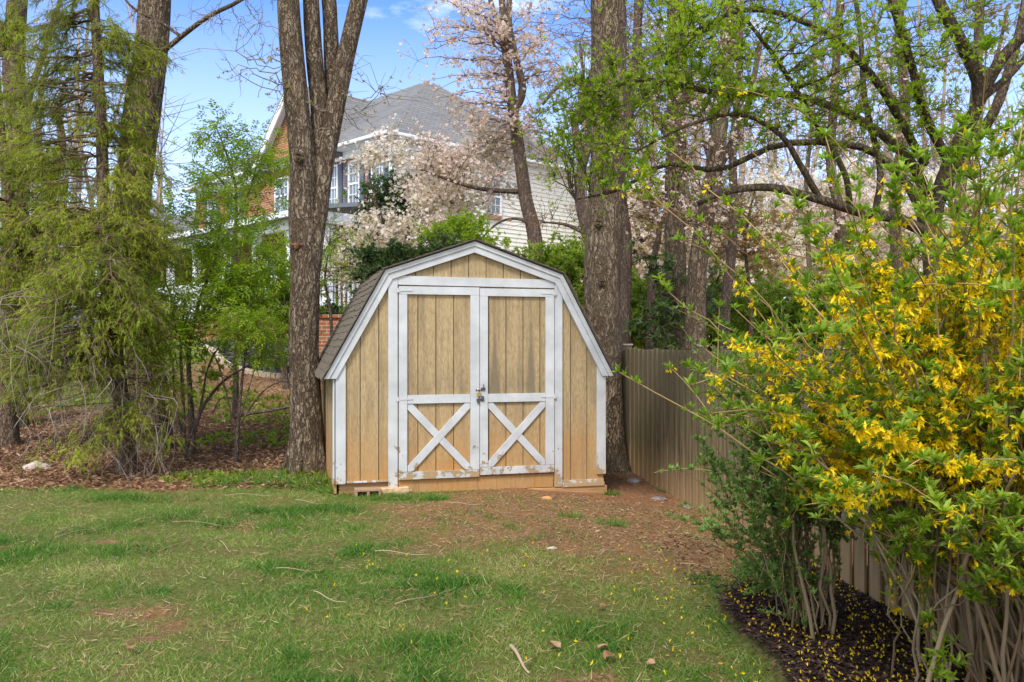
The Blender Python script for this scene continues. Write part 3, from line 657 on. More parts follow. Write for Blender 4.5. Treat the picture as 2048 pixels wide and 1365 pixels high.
# doors
def door(x0, x1, zb, zt, hside, label):
    st = .072; ysh = -.016
    m_ = MB(); boards(m_, x0 + .01, x1 - .01, zb + .02, lambda x: zt - .02, ysh, -.002, phase=.02); d_ = m_.build('door', M['siding_door'], shed, local=True, bevel=.001); tag(d_, label)
    back = MB(); back.box(x0 + .012, x1 - .012, -.0035, -.0008, zb + .02, zt - .02); back.build('groove_backing', M['groove'], d_, local=True)
    def pb(nm, m2): return m2.build(nm, M['white_trim'], d_, local=True, bevel=.0015)
    for (a, b) in ((x0, x0 + st), (x1 - st - .008, x1)):
        m2 = MB(); m2.box(a, b, -.04, ysh - .0005, zb + .055, zt - .07); pb('stile', m2)
    for (a, b, t0, t1) in ((x0, x1, zt - .068, zt), (x0 + st + .002, x1 - st - .01, .778, .852), (x0, x1, zb - .012, zb + .053)):
        m2 = MB(); m2.box(a, b, -.038, ysh - .0005, t0, t1); pb('rail', m2)
    xa, xb = x0 + st + .004, x1 - st - .012; za, zc = zb + .056, .774
    for i, (p, q) in enumerate((((xa, za), (xb, zc)), ((xa, zc), (xb, za)))):
        p = np.array(p); q = np.array(q); dd = (q - p) / np.linalg.norm(q - p); nrm_ = np.array((-dd[1], dd[0])) * .032
        yy = -.034 if i == 0 else -.0315
        # corner-cut brace clipped to its bay
        def clip(pt): return (min(max(pt[0], xa), xb), yy, min(max(pt[1], za), zc))
        s_ = 1 if i == 0 else -1
        hx = .032 / abs(dd[1]); hz = .032 / abs(dd[0])
        if i == 0: pts = [(xa, za), (xa + hx, za), (xb, zc - hz), (xb, zc), (xb - hx, zc), (xa, za + hz)]
        else: pts = [(xa, zc), (xa, zc - hz), (xb - hx, za), (xb, za), (xb, za + hz), (xa + hx, zc)]
        m2 = MB(); m2.prism([(a_, yy, b_) for a_, b_ in pts], (0, -yy + ysh - .0005, 0)); pb('brace', m2)
    for hz_ in (.82, zt - .035):
        m2 = MB(); hx0 = x0 if hside < 0 else x1; s_ = -hside
        m2.prism([(hx0 - s_ * .02, -.043, hz_ - .018), (hx0 + s_ * .005, -.043, hz_ - .018), (hx0 + s_ * .015, -.043, hz_ - .01), (hx0 + s_ * .12, -.043, hz_ - .006), (hx0 + s_ * .12, -.043, hz_ + .006), (hx0 + s_ * .015, -.043, hz_ + .01), (hx0 + s_ * .005, -.043, hz_ + .018), (hx0 - s_ * .02, -.043, hz_ + .018)][::(1 if s_ > 0 else -1)], (0, .0045, 0))
        tubes(m2, [[(hx0 - s_ * .002, -.043, hz_ - .018), (hx0 - s_ * .002, -.043, hz_ + .018)]], [.004, .004], 8)
        m2.build('hinge', M['white_trim'], d_, local=True)
    return d_
d1 = door(.642, 1.352, .135, 1.792, -1, 'tan door panel, white frame hanging slightly low')
d2 = door(1.357, 2.044, .15, 1.785, 1, 'tan door panel with two tall grey mildew streaks')
bd('latch', 1.318, 1.375, -.046, -.0405, .882, .895, 'metal_dark', d2, .001)
m2 = MB(); m2.box(1.365, 1.402, -.049, -.0405, .886, .91); m2.box(1.384, 1.389, -.056, -.05, .886, .94); m2.build('latch_plate', M['metal_dark'], d2, local=True)
m2 = MB(); m2.box(1.325, 1.392, -.046, -.0405, .79, .812); m2.box(1.328, 1.352, -.056, -.047, .775, .79); m2.box(1.37, 1.39, -.052, -.047, .795, .835); m2.build('hasp', M['metal_dark'], d1, local=True)
pl = empty('padlock', (-1.603, 7.40, 0), 'small brass padlock hanging where the two shed doors meet', 'padlock', rz=R(15))
m2 = MB(); m2.box(1.326, 1.358, -.068, -.052, .832, .868); m2.build('lock_body', M['brass'], pl, local=True, bevel=.003)
m2 = MB(); th = np.linspace(0, PI, 12); tubes(m2, [np.vstack([[(1.354, -.06, .866)], np.stack([1.342 + .012 * np.cos(th), np.full(12, -.06), .886 + .012 * np.sin(th)], -1), [(1.33, -.06, .866)]])], np.full(14, .003), 8); m2.build('shackle', M['steel'], pl, local=True, smooth=True)
# kick boards under the doors and timber skid
mb = MB()
for a_ in np.arange(.64, 2.0, .1756): mb.box(a_, a_ + .1738, -.0085 - random.uniform(0, .001), -.0008, 0, .118, random.random())
mb.build('threshold_panel', M['siding'], shed, local=True)
mb = MB(); mb.prism([(1.02, -.018, -.10), (2.56, -.018, -.13), (2.56, -.018, -.006), (1.02, -.018, -.006)], (0, .08, 0)); mb.prism([(.14, .03, -.06), (1.018, .03, -.06), (1.018, .03, .0), (.62, .03, .0), (.62, .03, .1), (.14, .03, .1)], (0, .08, 0)); mb.build('timber_skid', M['skid'], shed, local=True, bevel=.004)
# roof: deck plus courses of shingle tabs
mb = MB(); Y0, Y1 = -.07, D_ + .12
for i in range(4):
    a = np.array(OUT[i]); b = np.array(OUT[i + 1]); dd = b - a; Ls = np.linalg.norm(dd); dd /= Ls; nn = np.array((-dd[1], dd[0]))
    flip = i >= 2
    p0, p1 = a, b
    mb.prism([(p0[0], Y0, p0[1]), (p1[0], Y0, p1[1]), (p1[0] - nn[0] * -.008, Y0, p1[1] + nn[1] * .008), (p0[0] + nn[0] * .008, Y0, p0[1] + nn[1] * .008)], (0, Y1 - Y0, 0), .5)
    nc = max(4, int(Ls / .075))
    for c in range(nc):
        s0 = c / nc * Ls; s1 = s0 + Ls / nc * 1.12
        if flip: s0, s1 = Ls - s0, Ls - s1
        y = Y0 - .008 - random.uniform(0, .01) - (.12 if c % 2 else 0)
        while y < Y1:
            y2 = y + random.uniform(.1, .3); ya = max(y, Y0 - .01); yb = min(y2 - .006, Y1 + .01)
            if yb - ya > .03:
                j = random.uniform(-.012, .012); sa = s0 - (j + .01) * (1 if not flip else -1)
                q0 = a + dd * sa + nn * (.0155 + random.uniform(0, .004)); q1 = a + dd * s1 + nn * .0105; q2 = a + dd * s1 + nn * .007; q3 = a + dd * sa + nn * .009
                mb.prism([(q0[0], ya, q0[1]), (q1[0], ya, q1[1]), (q2[0], ya, q2[1]), (q3[0], ya, q3[1])], (0, yb - ya, 0), random.random())
            y = y2
mb.build('roof', M['shingle'], shed, local=True)
# things at the shed foot
mb = MB(); c0 = hit(737, 990)
def stone(name, label, cat, px, py, sx, sy, sz, mat, seed=0, lift=.3, group=None, flat=False):
    c = hit(px, py); m_ = MB(); u = np.linspace(0, 2 * PI, 17)[:-1]; vs = []
    lv = [(-1, .6), (-.55, .95), (.1, 1), (.65, .8), (1, .35)] if not flat else [(-1, .9), (-.3, 1), (.8, .96), (1, .8)]
    for (h_, r_) in lv:
        rr = r_ * (1 + .22 * np.sin(u * 2 + seed) + .13 * np.sin(u * 3 + seed * 2.3) + .08 * np.sin(u * 5 + seed * 3 + h_))
        vs.append(np.stack([c[0] + sx * rr * np.cos(u), c[1] + sy * rr * np.sin(u), np.full(16, c[2] + sz * (h_ + lift)) + .12 * sz * np.sin(u * 2 + seed * 1.7)], -1))
    V = np.concatenate(vs); idx = np.arange(len(lv) * 16).reshape(len(lv), 16); a = idx[:-1]; b = idx[1:]
    m_.add(V, [np.stack([a, np.roll(a, -1, 1), np.roll(b, -1, 1), b], -1).reshape(-1, 4), idx[-1]])
    o = m_.build(name, M[mat]); tag(o, label, cat, group); return o
# concrete block with two open cores
cb = MB(); L_, H_, T_ = .22, .1, .12
cb.box(0, L_, 0, T_, H_ - .022, H_); cb.box(0, L_, 0, T_, 0, .015)
for a in (0, .1, L_ - .022): cb.box(a, a + .022, .002, T_ - .002, .0145, H_ - .0215)
cb.box(.001, L_ - .001, T_ - .03, T_ - .003, .0145, H_ - .0215)
me = cb.build('concrete_block', M['block'], bevel=.003); me.location = (-1.32, 7.36, -.03); me.rotation_euler = (0, 0, R(15)); tag(me, 'brown concrete block lying at the left bottom edge of the shed', 'block')
stone('flat_stone', 'flat tan sandstone slab beside the concrete block under the doors', 'stone', 785, 988, .13, .07, .03, 'sandstone', 1, .9, flat=True)
stone('clay_lump', 'small orange clay lump on the dirt before the shed', 'stone', 1095, 1000, .04, .03, .02, 'clay', 2)
stone('grey_stone', 'flat dark grey stone in the dirt path by the fence', 'stone', 1318, 1000, .07, .05, .02, 'stone_grey', 3, .2, 'stones by the fence')
stone('grey_stone', 'small bluish grey stone against the fence bottom', 'stone', 1374, 1017, .045, .035, .022, 'stone_grey', 4, .2, 'stones by the fence')
stone('grey_stone', 'rounded grey stone at the tree foot behind the shed corner', 'stone', 1268, 965, .09, .06, .03, 'stone_grey', 5, .2, 'stones by the fence')
stone('pale_rock', 'pale rock in the leaf litter at the far left', 'rock', 72, 940, .12, .1, .07, 'stone_pale', 6, .1)
stone('flat_pebble', 'pale round pebble pressed into the bare soil', 'stone', 1104, 1098, .03, .025, .008, 'stone_pale', 7, .2)

# ------------------------------------------------------------------ fence
fence = empty('board_fence', (FX(5), 5, G(FX(5), 5)), 'weathered wooden board fence running from the shed to the mulch bed', 'fence')
mb = MB(); y = 10.55; ftop = lambda y: 1.25 - .0035 * (y - 5) + 0
i = 0
dirv = np.array((-.152, 1.0)) / math.hypot(.152, 1); nv = np.array((-dirv[1], dirv[0]))  # nv points at the lawn side (-x)
while y > .6:
    x = FX(y); base = float(G(x, y)); wd = .105; out_ = .0 if i % 2 else .036
    c = np.array((x, y)) + nv * out_; a = c - dirv * wd / 2; b = c + dirv * wd / 2; t = nv * .018; z1 = ftop(y) + random.uniform(-.02, .014); z0 = base - .03
    mb.prism([(a[0], a[1], z0), (b[0], b[1], z0), (b[0], b[1], z1), (a[0], a[1], z1)], (t[0], t[1], 0), random.random())
    y -= .078 + random.uniform(-.003, .003); i += 1
mb.build('fence_boards', M['fence'], fence, bevel=.002)
for z_ in (.2, .62, 1.05):
    mb = MB(); a = np.array((FX(10.55), 10.55)) - nv * .022; b = np.array((FX(.6), .6)) - nv * .022
    mb.bar((a[0], a[1], z_), (b[0], b[1], z_), .038, .085); mb.build('rail', M['fence'], fence)
for yy in (10.3, 7.95, 5.6, 3.25):
    x = FX(yy) + .09; mb = MB(); mb.box(x - .045, x + .045, yy - .045, yy + .045, float(G(x, yy)) - .1, 1.27); po = mb.build('post', M['fence'], fence)
    mb = MB(); mb.box(x - .055, x + .055, yy - .055, yy + .055, 1.2702, 1.288); mb.build('post_cap', M['stone_pale'], po)

# ------------------------------------------------------------------ house behind
HZ = 1.2
house = empty('brick_house', (-3.03, 22, HZ), 'two-storey brick house with cream side siding and grey hipped roof', 'house', rz=math.atan2(-.716, .698))
def hb(name, mat, *boxes, par=None, bev=0):
    m_ = MB()
    for b in boxes: m_.box(*b)
    return m_.build(name, M[mat], par or house, local=True, bevel=bev)
hb('brick_wall', 'brick', (-11, -.02, 0, .2, -1.5, 5.2), (-11, -.02, 7.2, 7.4, -1.5, 5.2), (-11.2, -11, 0, 7.4, -1.5, 5.2))
m_ = MB(); m_.prism([(-6.4, -.1, -1.5), (-3.15, -.1, -1.5), (-3.15, -.1, 5.95), (-4.45, -.1, 7.25), (-6.4, -.1, 5.3)], (0, .12, 0)); m_.build('gable_wall', M['brick'], house, local=True)
m_ = MB(); z = 0.0
while z < 5.25:
    m_.prism([(0, 0, z), (.035, 0, z), (.018, 0, z + .115), (0, 0, z + .115)], (0, 7.2, 0)); z += .118
m_.box(-.05, .0, .2, 7.2, -1.5, 5.3); m_.build('side_siding', M['cream'], house, local=True)
hb('corner_trim', 'house_white', (-.1, .04, -.012, -.001, -.2, 5.3), (.036, .045, -.01, .12, -.2, 5.3))
[hb('frieze', 'house_white', b_) for b_ in ((-3.12, .06, -.06, -.002, 4.98, 5.22), (-11.1, -6.45, -.06, -.002, 4.98, 5.22), (.037, .07, .13, 7.3, 5.0, 5.22))]
[hb('gutter', 'house_white', b_, bev=.02) for b_ in ((-3.0, .42, -.47, -.37, 5.2, 5.29), (-11.2, -6.9, -.47, -.37, 5.2, 5.29), (.36, .45, -.36, 7.8, 5.2, 5.29))]
hb('soffit', 'house_white', (-11.2, .36, -.37, .1, 5.18, 5.2), (-.1, .36, .1, 7.7, 5.18, 5.2))
m_ = MB(); zE = 5.3; E0 = (.4, -.4, zE); E1 = (.4, 7.8, zE); E2 = (-11.4, 7.8, zE); E3 = (-11.4, -.4, zE); R0 = (-3.1, 3.7, 8.1); R1 = (-8.3, 3.7, 8.1)
for q in ([E0, E1, R0], [E3, E0, R0, R1], [E1, E2, R1, R0], [E2, E3, R1]): m_.prism(q, (0, 0, -.09))
m_.build('roof', M['roof_grey'], house, local=True)
m_ = MB()
for s in (-1, 1):
    a = (-4.45, -.36, 7.5); b = (-4.45, 3.4, 7.5); c = (-4.45 + s * 2.35, 3.4, 5.15); d = (-4.45 + s * 2.35, -.36, 5.15)
    m_.prism([a, b, c, d] if s > 0 else [d, c, b, a], (0, 0, -.1))
m_.build('gable_roof', M['roof_grey'], house, local=True)
m_ = MB()
for s in (-1, 1):
    a = np.array((-4.45, -.37, 7.42)); d = np.array((-4.45 + s * 2.35, -.37, 5.07))
    m_.prism([a, d, d + (0, 0, -.3), a + (0, 0, -.3)], (0, .05, 0)); m_.prism([a + (0, .06, -.12), d + (0, .06, -.12), d + (0, .06, -.16), a + (0, .06, -.16)], (0, .2, 0))
m_.build('rake_trim', M['house_white'], house, local=True)
def window(x, z0, z1, w_, y=0, shut=True, side=False, name='window'):
    m1 = MB(); m2 = MB(); fr = .05; sw = .17
    def bx(m_, a, b, y0, y1, c, d):
        if side: m_.box(y0, y1, a, b, c, d)
        else: m_.box(a, b, y0, y1, c, d)
    s = -1 if not side else 1
    def yy(p, q): return tuple(sorted((y + s * p, y + s * q)))
    bx(m1, x - w_ / 2, x + w_ / 2, *yy(.004, .02), z0, z1); wn = m1.build(name, M['glass'], house, local=True)
    for (a, b, c, d) in ((x - w_ / 2 - fr, x - w_ / 2, z0, z1), (x + w_ / 2, x + w_ / 2 + fr, z0, z1), (x - w_ / 2 - fr, x + w_ / 2 + fr, z1, z1 + fr), (x - w_ / 2 - fr, x + w_ / 2 + fr, z0 - fr, z0)):
        bx(m2, a, b, *yy(.003, .06), c, d)
    zm = (z0 + z1) / 2; bx(m2, x - w_ / 2, x + w_ / 2, *yy(.0035, .045), zm - .025, zm + .025)
    for k_ in (1, 2): bx(m2, x - w_ / 2 + w_ * k_ / 3 - .009, x - w_ / 2 + w_ * k_ / 3 + .009, *yy(.0032, .03), z0, z1)
    for zz in (z0 + (zm - z0) / 2, z1 - (zm - z0) / 2): bx(m2, x - w_ / 2, x + w_ / 2, *yy(.0034, .028), zz - .009, zz + .009)
    m2.build('frame', M['house_white'], wn, local=True)
    if shut:
        for s2 in (-1, 1):
            m3 = MB(); a = x + s2 * (w_ / 2 + fr + .02); b = a + s2 * sw
            bx(m3, min(a, b), max(a, b), *yy(.003, .045), z0 - .03, z1 + .05)
            for (c, d) in ((z0 + .05, zm - .05), (zm + .05, z1 - .03)): bx(m3, min(a, b) + .03, max(a, b) - .03, *yy(.0455, .055), c, d)
            m3.build('shutter', M['shutter'], house, local=True)
    m4 = MB(); bx(m4, x - w_ / 2 - .05, x + w_ / 2 + .05, *yy(.002, .07), z0 - .16, z0 - .055); m4.build('brick_sill', M['brick'], wn, local=True)
window(-1.6, 3.72, 4.85, .42); window(-2.62, 3.72, 4.85, .42); window(-.55, 3.72, 4.85, .42)
window(-5.17, 3.9, 4.85, .7, y=-.1, shut=False); window(-8.3, 3.7, 4.8, .5); window(-9.9, 3.7, 4.8, .5)
window(3.45, 3.68, 4.62, .5, y=.03, shut=False, side=True)
window(-1.5, 1.3, 2.7, .5); window(-9, 1.2, 2.7, .8); window(-5.7, 1.2, 2.7, .6, y=-.1); window(-4.1, 1.2, 2.7, .6, y=-.1)
hb('front_door', 'dark', (-2.95, -2.3, -.03, -.003, .9, 2.85))
# porch
hb('porch_floor', 'house_white', (-11, .2, -2.0, -.11, .78, .9)); hb('porch_base', 'brick', (-11, .15, -1.95, -1.8, -1.5, .775), (.0, .15, -1.795, -.02, -1.5, .775))
m_ = MB(); m_.prism([(-14.2, -2.35, 3.25), (-14.2, -.02, 3.62), (-14.2, -.02, 3.52), (-14.2, -2.35, 3.15)][::-1], (14.7, 0, 0)); m_.build('porch_roof', M['metal_roof'], house, local=True)
hb('porch_beam', 'house_white', (-14.1, .35, -2.1, -1.95, 2.86, 3.13), (.2, .34, -1.94, -.05, 2.86, 3.13), (-14.2, .48, -2.45, -2.36, 3.1, 3.24))
for x in (.1, -1.55, -3.3, -5.0, -6.9, -8.7, -10.6):
    m_ = MB(); m_.box(x - .09, x + .09, -2.02, -1.84, .9, 2.855); m_.box(x - .13, x + .13, -2.06, -1.8, .9003, 1.04); m_.box(x - .12, x + .12, -2.05, -1.81, 2.7, 2.85); m_.build('porch_column', M['house_white'], house, local=True)
m_ = MB(); m_.box(-10.6, .1, -1.96, -1.9, 1.72, 1.79); m_.box(-10.6, .1, -1.955, -1.905, .98, 1.03)
m_.box(.07, .13, -1.85, -.1, 1.72, 1.79)
x = -10.5
while x < .05: m_.box(x, x + .04, -1.95, -1.91, 1.0305, 1.7195); x += .13
y = -1.75
while y < -.15: m_.box(.08, .12, y, y + .04, .95, 1.72); y += .13
m_.build('railing', M['house_white'], house, local=True)
# lower wing on the left
hb('wing_wall', 'brick', (-20, -11.21, .5, 7, -1.5, 3.1)); m_ = MB()
m_.prism([(-20.4, .1, 3.1), (-11.2, .1, 3.1), (-11.2, 3.75, 5.9), (-20.4, 3.75, 5.9)], (0, 0, -.1)); m_.prism([(-20.4, 7.4, 3.1), (-20.4, 3.75, 5.9), (-11.2, 3.75, 5.9), (-11.2, 7.4, 3.1)], (0, 0, -.1)); m_.build('wing_roof', M['roof_grey'], house, local=True)
m_ = MB(); m_.prism([(-15.6, -.3, -1.5), (-11.7, -.3, -1.5), (-11.7, -.3, 3.2), (-13.65, -.3, 4.55), (-15.6, -.3, 3.2)], (0, .78, 0)); m_.build('wing_gable', M['brick'], house, local=True)
m_ = MB()
for s in (-1, 1):
    a = np.array((-13.65, -.55, 4.75)); d = np.array((-13.65 + s * 2.3, -.55, 3.15)); q = [a, a + (0, 3.2, 0), d + (0, 3.2, 0), d]
    m_.prism(q if s > 0 else q[::-1], (0, 0, -.1))
m_.build('wing_gable_roof', M['roof_grey'], house, local=True)
m_ = MB()
for s in (-1, 1):
    a = np.array((-13.65, -.58, 4.66)); d = np.array((-13.65 + s * 2.3, -.58, 3.06)); m_.prism([a, d, d + (0, 0, -.24), a + (0, 0, -.24)], (0, .028, 0))
m_.build('wing_rake_trim', M['house_white'], house, local=True)
# brick planter by the porch with a clipped shrub
pp = W(660, 665, 17.5); px_, py_ = pp[0], pp[1]; gz = float(G(px_, py_))
pln = empty('brick_planter', (px_, py_, gz), 'square brick pier with low shrub on top, beside the porch rail', 'planter')
mb = MB(); mb.box(px_ - .3, px_ + .28, py_ - .3, py_ + .3, gz - .3, 1.78); mb.box(px_ - .34, px_ + .32, py_ - .34, py_ + .34, 1.7802, 1.84); mb.build('pier', M['brick'], pln)
# bed edging
E = [hit(*p) for p in ((395, 693), (425, 705), (440, 722), (462, 737), (500, 748), (540, 755), (585, 758), (640, 760), (700, 760))]
E = cat_rom([(e[0], e[1], e[2]) for e in E], 40)
be = empty('bed_edging', E[20], 'curved tan stone edging around the dark mulch bed', 'edging')
mb = MB()
for a, b in zip(E[:-1], E[1:]):
    d = b - a; mb.bar(a + d * .02 + UP * .0, b - d * .02 + UP * .0 + UP * random.uniform(-.005, .01), .13, .16)
mb.build('edging_stones', M['edging'], be, bevel=.012)
# dark mulch inside it
mb = MB(); Q = [tuple(e + UP * -.0) for e in E]; far_ = [hit(700, 712), hit(640, 706), hit(560, 698), hit(480, 692), hit(420, 690)]
n = 26000; x = rng.uniform(-9, -1.5, n); y = rng.uniform(13, 21.8, n)
ey = np.interp(x, E[np.argsort(E[:, 0]), 0], E[np.argsort(E[:, 0]), 1]); k = (y > ey + .08) & (x > E[:, 0].min() + .1) & (y < 20.0 - (x + 3) * .4)
x, y = x[k], y[k]; n = len(x); scatter(mb, np.stack([x, y, G(x, y) + .01 + rng.random(n) * .04], -1), flat_dir(n, .2), upn(n, .3), rng.uniform(.08, .2, n), [LEAF6] , rng.random(n) ** 1.5)
mm = leafmat('bed_chips', [(.03, .03, .035), (.07, .07, .08), (.2, .19, .2)], 0, .8)
tag(mb.build('bed_mulch', mm), 'dark grey mulch inside the curved stone edging', 'mulch', kind='stuff')
# parked car glimpsed through the conifer
cx, cy = -13.6, 26.0; gz = float(G(cx, cy))
car = empty('parked_car', (cx, cy, gz), 'blue-grey parked car glimpsed through the conifer branches', 'car')
prof = [(-2.1, .35), (-2.15, .75), (-1.95, .9), (-1.1, 1.0), (-.55, 1.38), (.75, 1.42), (1.45, 1.02), (2.1, .92), (2.15, .4)]
mb = MB(); mb.prism([(cx + a, cy - .85, gz + b) for a, b in prof], (0, 1.7, 0)); mb.build('body', M['car_paint'], car, bevel=.07)
mb = MB(); mb.prism([(cx + a, cy - .853, gz + b) for a, b in ((-1.0, 1.02), (-.52, 1.31), (.05, 1.33), (.05, 1.02))], (0, .01, 0)); mb.prism([(cx + a, cy - .853, gz + b) for a, b in ((.13, 1.02), (.13, 1.33), (.7, 1.33), (1.25, 1.02))][::-1], (0, .01, 0)); mb.build('side_window', M['glass'], car)
for wx in (-1.3, 1.35):
    mb = MB(); tubes(mb, [[(cx + wx, cy - .87, gz + .32), (cx + wx, cy - .62, gz + .32)]], [.32, .32], 20); wh = mb.build('wheel', M['rubber'], car)
    mb = MB(); tubes(mb, [[(cx + wx, cy - .86, gz + .32), (cx + wx, cy - .883, gz + .32)]], [.2, .18], 20); mb.build('rim', M['steel'], wh)
# ------------------------------------------------------------------ trees and shrubs
def bez(p0, c, p1, k):
    t = np.linspace(0, 1, k)[None, :, None]
    return (1 - t) ** 2 * p0[:, None] + 2 * t * (1 - t) * c[:, None] + t ** 2 * p1[:, None]
def reach(nodes, T, k=7, arch=.12, wander=.12, low=.6, hi=0.0):
    best = np.empty(len(T), int)
    for i in range(0, len(T), 400):
        d = T[i:i + 400, None] - nodes[None]
        c = np.linalg.norm(d, axis=2) + low * np.maximum(0, -d[..., 2]) + hi * np.maximum(0, d[..., 2])
        best[i:i + 400] = np.argmin(c, 1)
    p0 = nodes[best]; Ln = np.linalg.norm(T - p0, axis=1, keepdims=True)
    c = (p0 + T) / 2 + UP * Ln * arch + rng.normal(0, 1, T.shape) * Ln * wander
    P = bez(p0, c, T, k)
    P[:, 1:-1] += rng.normal(0, 1, P[:, 1:-1].shape) * Ln[:, None] * wander * .14
    return P, Ln[:, 0]
def blobpts(blobs, n):
    wts = np.array([b[6] if len(b) > 6 else 1 for b in blobs], float); wts /= wts.sum()
    w_ = rng.choice(len(blobs), n, p=wts); B = np.array([b[:6] for b in blobs], float)[w_]
    u = nrm(rng.normal(0, 1, (n, 3))) * (rng.random(n) ** .42)[:, None]
    d = B[:, 2] + u[:, 1] * B[:, 5]
    px = B[:, 0] + u[:, 0] * B[:, 3]; py = B[:, 1] + u[:, 2] * B[:, 4]
    D = B[:, 2]   # pixel radii are measured at the blob's own distance
    X = (B[:, 0] - 1024) / F * D + u[:, 0] * B[:, 3] / F * D; Z = CZ - (B[:, 1] - 683) / F * D + u[:, 2] * B[:, 4] / F * D
    return np.stack([X, d, Z], -1)
def along(P, n, t0, t1):
    """n random points on random polylines of P and the directions there"""
    i = rng.integers(0, len(P), n); t = rng.uniform(t0, t1, n) * (P.shape[1] - 1.001); j = t.astype(int); f = (t - j)[:, None]
    a = P[i, j]; b = P[i, j + 1]; return a + (b - a) * f, nrm(b - a)
def guide(pts, k=26, wob=.0):
    Q = np.array([W(*p) if len(p) == 3 else (p[0], p[1], p[2]) for p in pts], float) if not isinstance(pts, np.ndarray) else pts
    P = cat_rom(Q, k)
    if wob: P[1:-1] += rng.normal(0, wob, P[1:-1].shape)
    return P
def sink(p, d=.12):
    """first guide point given as (px, d): stands on the ground"""
    px, dd = p; x = (px - 1024) / F * dd; return np.array((x, dd, float(G(x, dd)) - d))
def plant(name, label, cat, skel, blobs, n1=0, n2=0, leaf=None, bark='bark_grey', twig='twig_grey', group=None, sides=14, rough=.0, r1=.012, r2=.004,
          arch=.12, wander=.14, low=.6, hi=0, spread=.35, tmin=.25, trunkname='trunk', crownname='crown', extra=None, upl=.4, min_d=None):
    """skel: [(points, base radius, tip radius)]; the first point of the first guide is (px, distance) on the ground"""
    G_ = []
    for gi, (pts, ra, rb) in enumerate(skel):
        if len(pts[0]) == 2: P0 = sink(pts[0]); Q = np.vstack([P0, [W(*p) for p in pts[1:]]])
        else: Q = np.array([W(*p) for p in pts])
        k = 44 if ra > .08 else 24
        P = cat_rom(Q, k); t = np.linspace(0, 1, k); rr = ra + (rb - ra) * t
        if gi == 0 and len(pts[0]) == 2: rr = rr * (1 + .55 * np.exp(-t * (18 if ra > .08 else 9)))
        G_.append((P, rr, ra))
    root = empty(name, G_[0][0][0] + UP * .12, label, cat, group)
    mb = MB(); nodes = []
    for gi, (P, rr, ra) in enumerate(G_):
        tubes(mb, P, rr, max(sides if ra > .03 else 8, 6), rough if ra > .05 else rough * .5, .5, gi * 3.1)
        k = len(P); nodes.append(P[int(k * (tmin if gi == 0 else .12)):])
    mb.build(trunkname, M[bark], root, smooth=True)
    nodes = np.vstack(nodes)
    if n1 == 0: return root
    T1 = blobpts(blobs, n1)
    if min_d is not None: T1[:, 1] = np.maximum(T1[:, 1], min_d)
    P1, L1 = reach(nodes, T1, 9, arch, wander, low, hi)
    mt = MB(); t = np.linspace(0, 1, 9)[None]; R1 = (r1 * np.clip(L1 / 1.0, .35, 1.6))[:, None]
    tubes(mt, P1, R1 * (1 - t) + r2 * t, 5)
    nd = P1[:, 2:].reshape(-1, 3)
    if len(nd) > 2600: nd = nd[rng.choice(len(nd), 2600, False)]
    c, _ = along(P1, n2, .35, 1.0); T2 = c + rng.normal(0, spread, (n2, 3)) * np.array((1, 1, .75)) + UP * spread * .2 * upl
    P2, L2 = reach(nd, T2, 5, arch, wander, low * .4, hi)
    t = np.linspace(0, 1, 5)[None]; tubes(mt, P2, np.full((n2, 1), r2) * (1 - t) + r2 * .35 * t, 3)
    mt.build('branches', M[twig], root, smooth=True)
    if leaf:
        leaf = leaf if isinstance(leaf, list) else [leaf]
        for lf in leaf:
            ml = MB(); n = lf['n']; P, D = along(P2, n, lf.get('t0', .25), 1.0)
            if lf.get('both'): 
                m_ = n // 3; Pb, Db = along(P1, m_, .4, 1.0); P[:m_] = Pb; D[:m_] = Db
            j = lf.get('jit', .02); P = P + rng.normal(0, j, P.shape)
            dr = D * lf.get('along', .5) + rng.normal(0, lf.get('rand', .6), P.shape) + UP * lf.get('up', .3)
            nn = upn(n, lf.get('nj', .5)); s0, s1 = lf['size']
            cl = np.clip(vn(P[:, 0] * 2.3 + P[:, 1], P[:, 2] * 2.3, 9) * .6 + rng.random(n) * .5 - .05, 0, 1)
            scatter(ml, P, dr, nn, rng.uniform(s0, s1, n), lf['tpl'], cl)
            ml.build(lf.get('name', crownname), M[lf['mat']], root)
    if extra: extra(root, P1, P2)
    return root

# --- big split trunk beside the shed
plant('shade_tree', 'large grey tree splitting into several trunks, pressed against the left shed wall', 'tree',
      [([(614, 8.75), (614, 860, 8.75), (608, 700, 8.8), (611, 560, 8.8), (605, 430, 8.8), (606, 330, 8.8), (592, 190, 8.8), (580, 60, 8.8), (572, -80, 8.8), (560, -330, 8.8)], .158, .1),
       ([(612, 560, 8.85), (622, 460, 8.85), (632, 350, 8.9), (640, 240, 8.98), (630, 130, 9.0), (622, 10, 9.0), (618, -120, 9.0), (600, -350, 9)], .11, .07),
       ([(610, 620, 8.8), (622, 520, 8.82), (634, 430, 8.85), (648, 330, 8.9), (668, 230, 8.95), (688, 130, 9.0), (716, 10, 9.0), (745, -110, 9.0), (800, -350, 9)], .11, .08),
       ([(668, 230, 9.1), (664, 130, 9.15), (660, 30, 9.2), (654, -60, 9.2), (650, -300, 9.2)], .085, .07)],
      [(640, -250, 9, 300, 160, 1.2), (520, 120, 8.6, 60, 80, .5, .12), (700, 200, 8.8, 70, 110, .5, .25)], 46, 420,
      [dict(n=500, size=(.02, .045), mat='bud_gold', tpl=ROS_S, rand=.8)], 'bark_maple', 'twig_grey', sides=40, rough=.06, tmin=.3, r1=.012, low=1.2, arch=-.15, wander=.25, spread=.3)
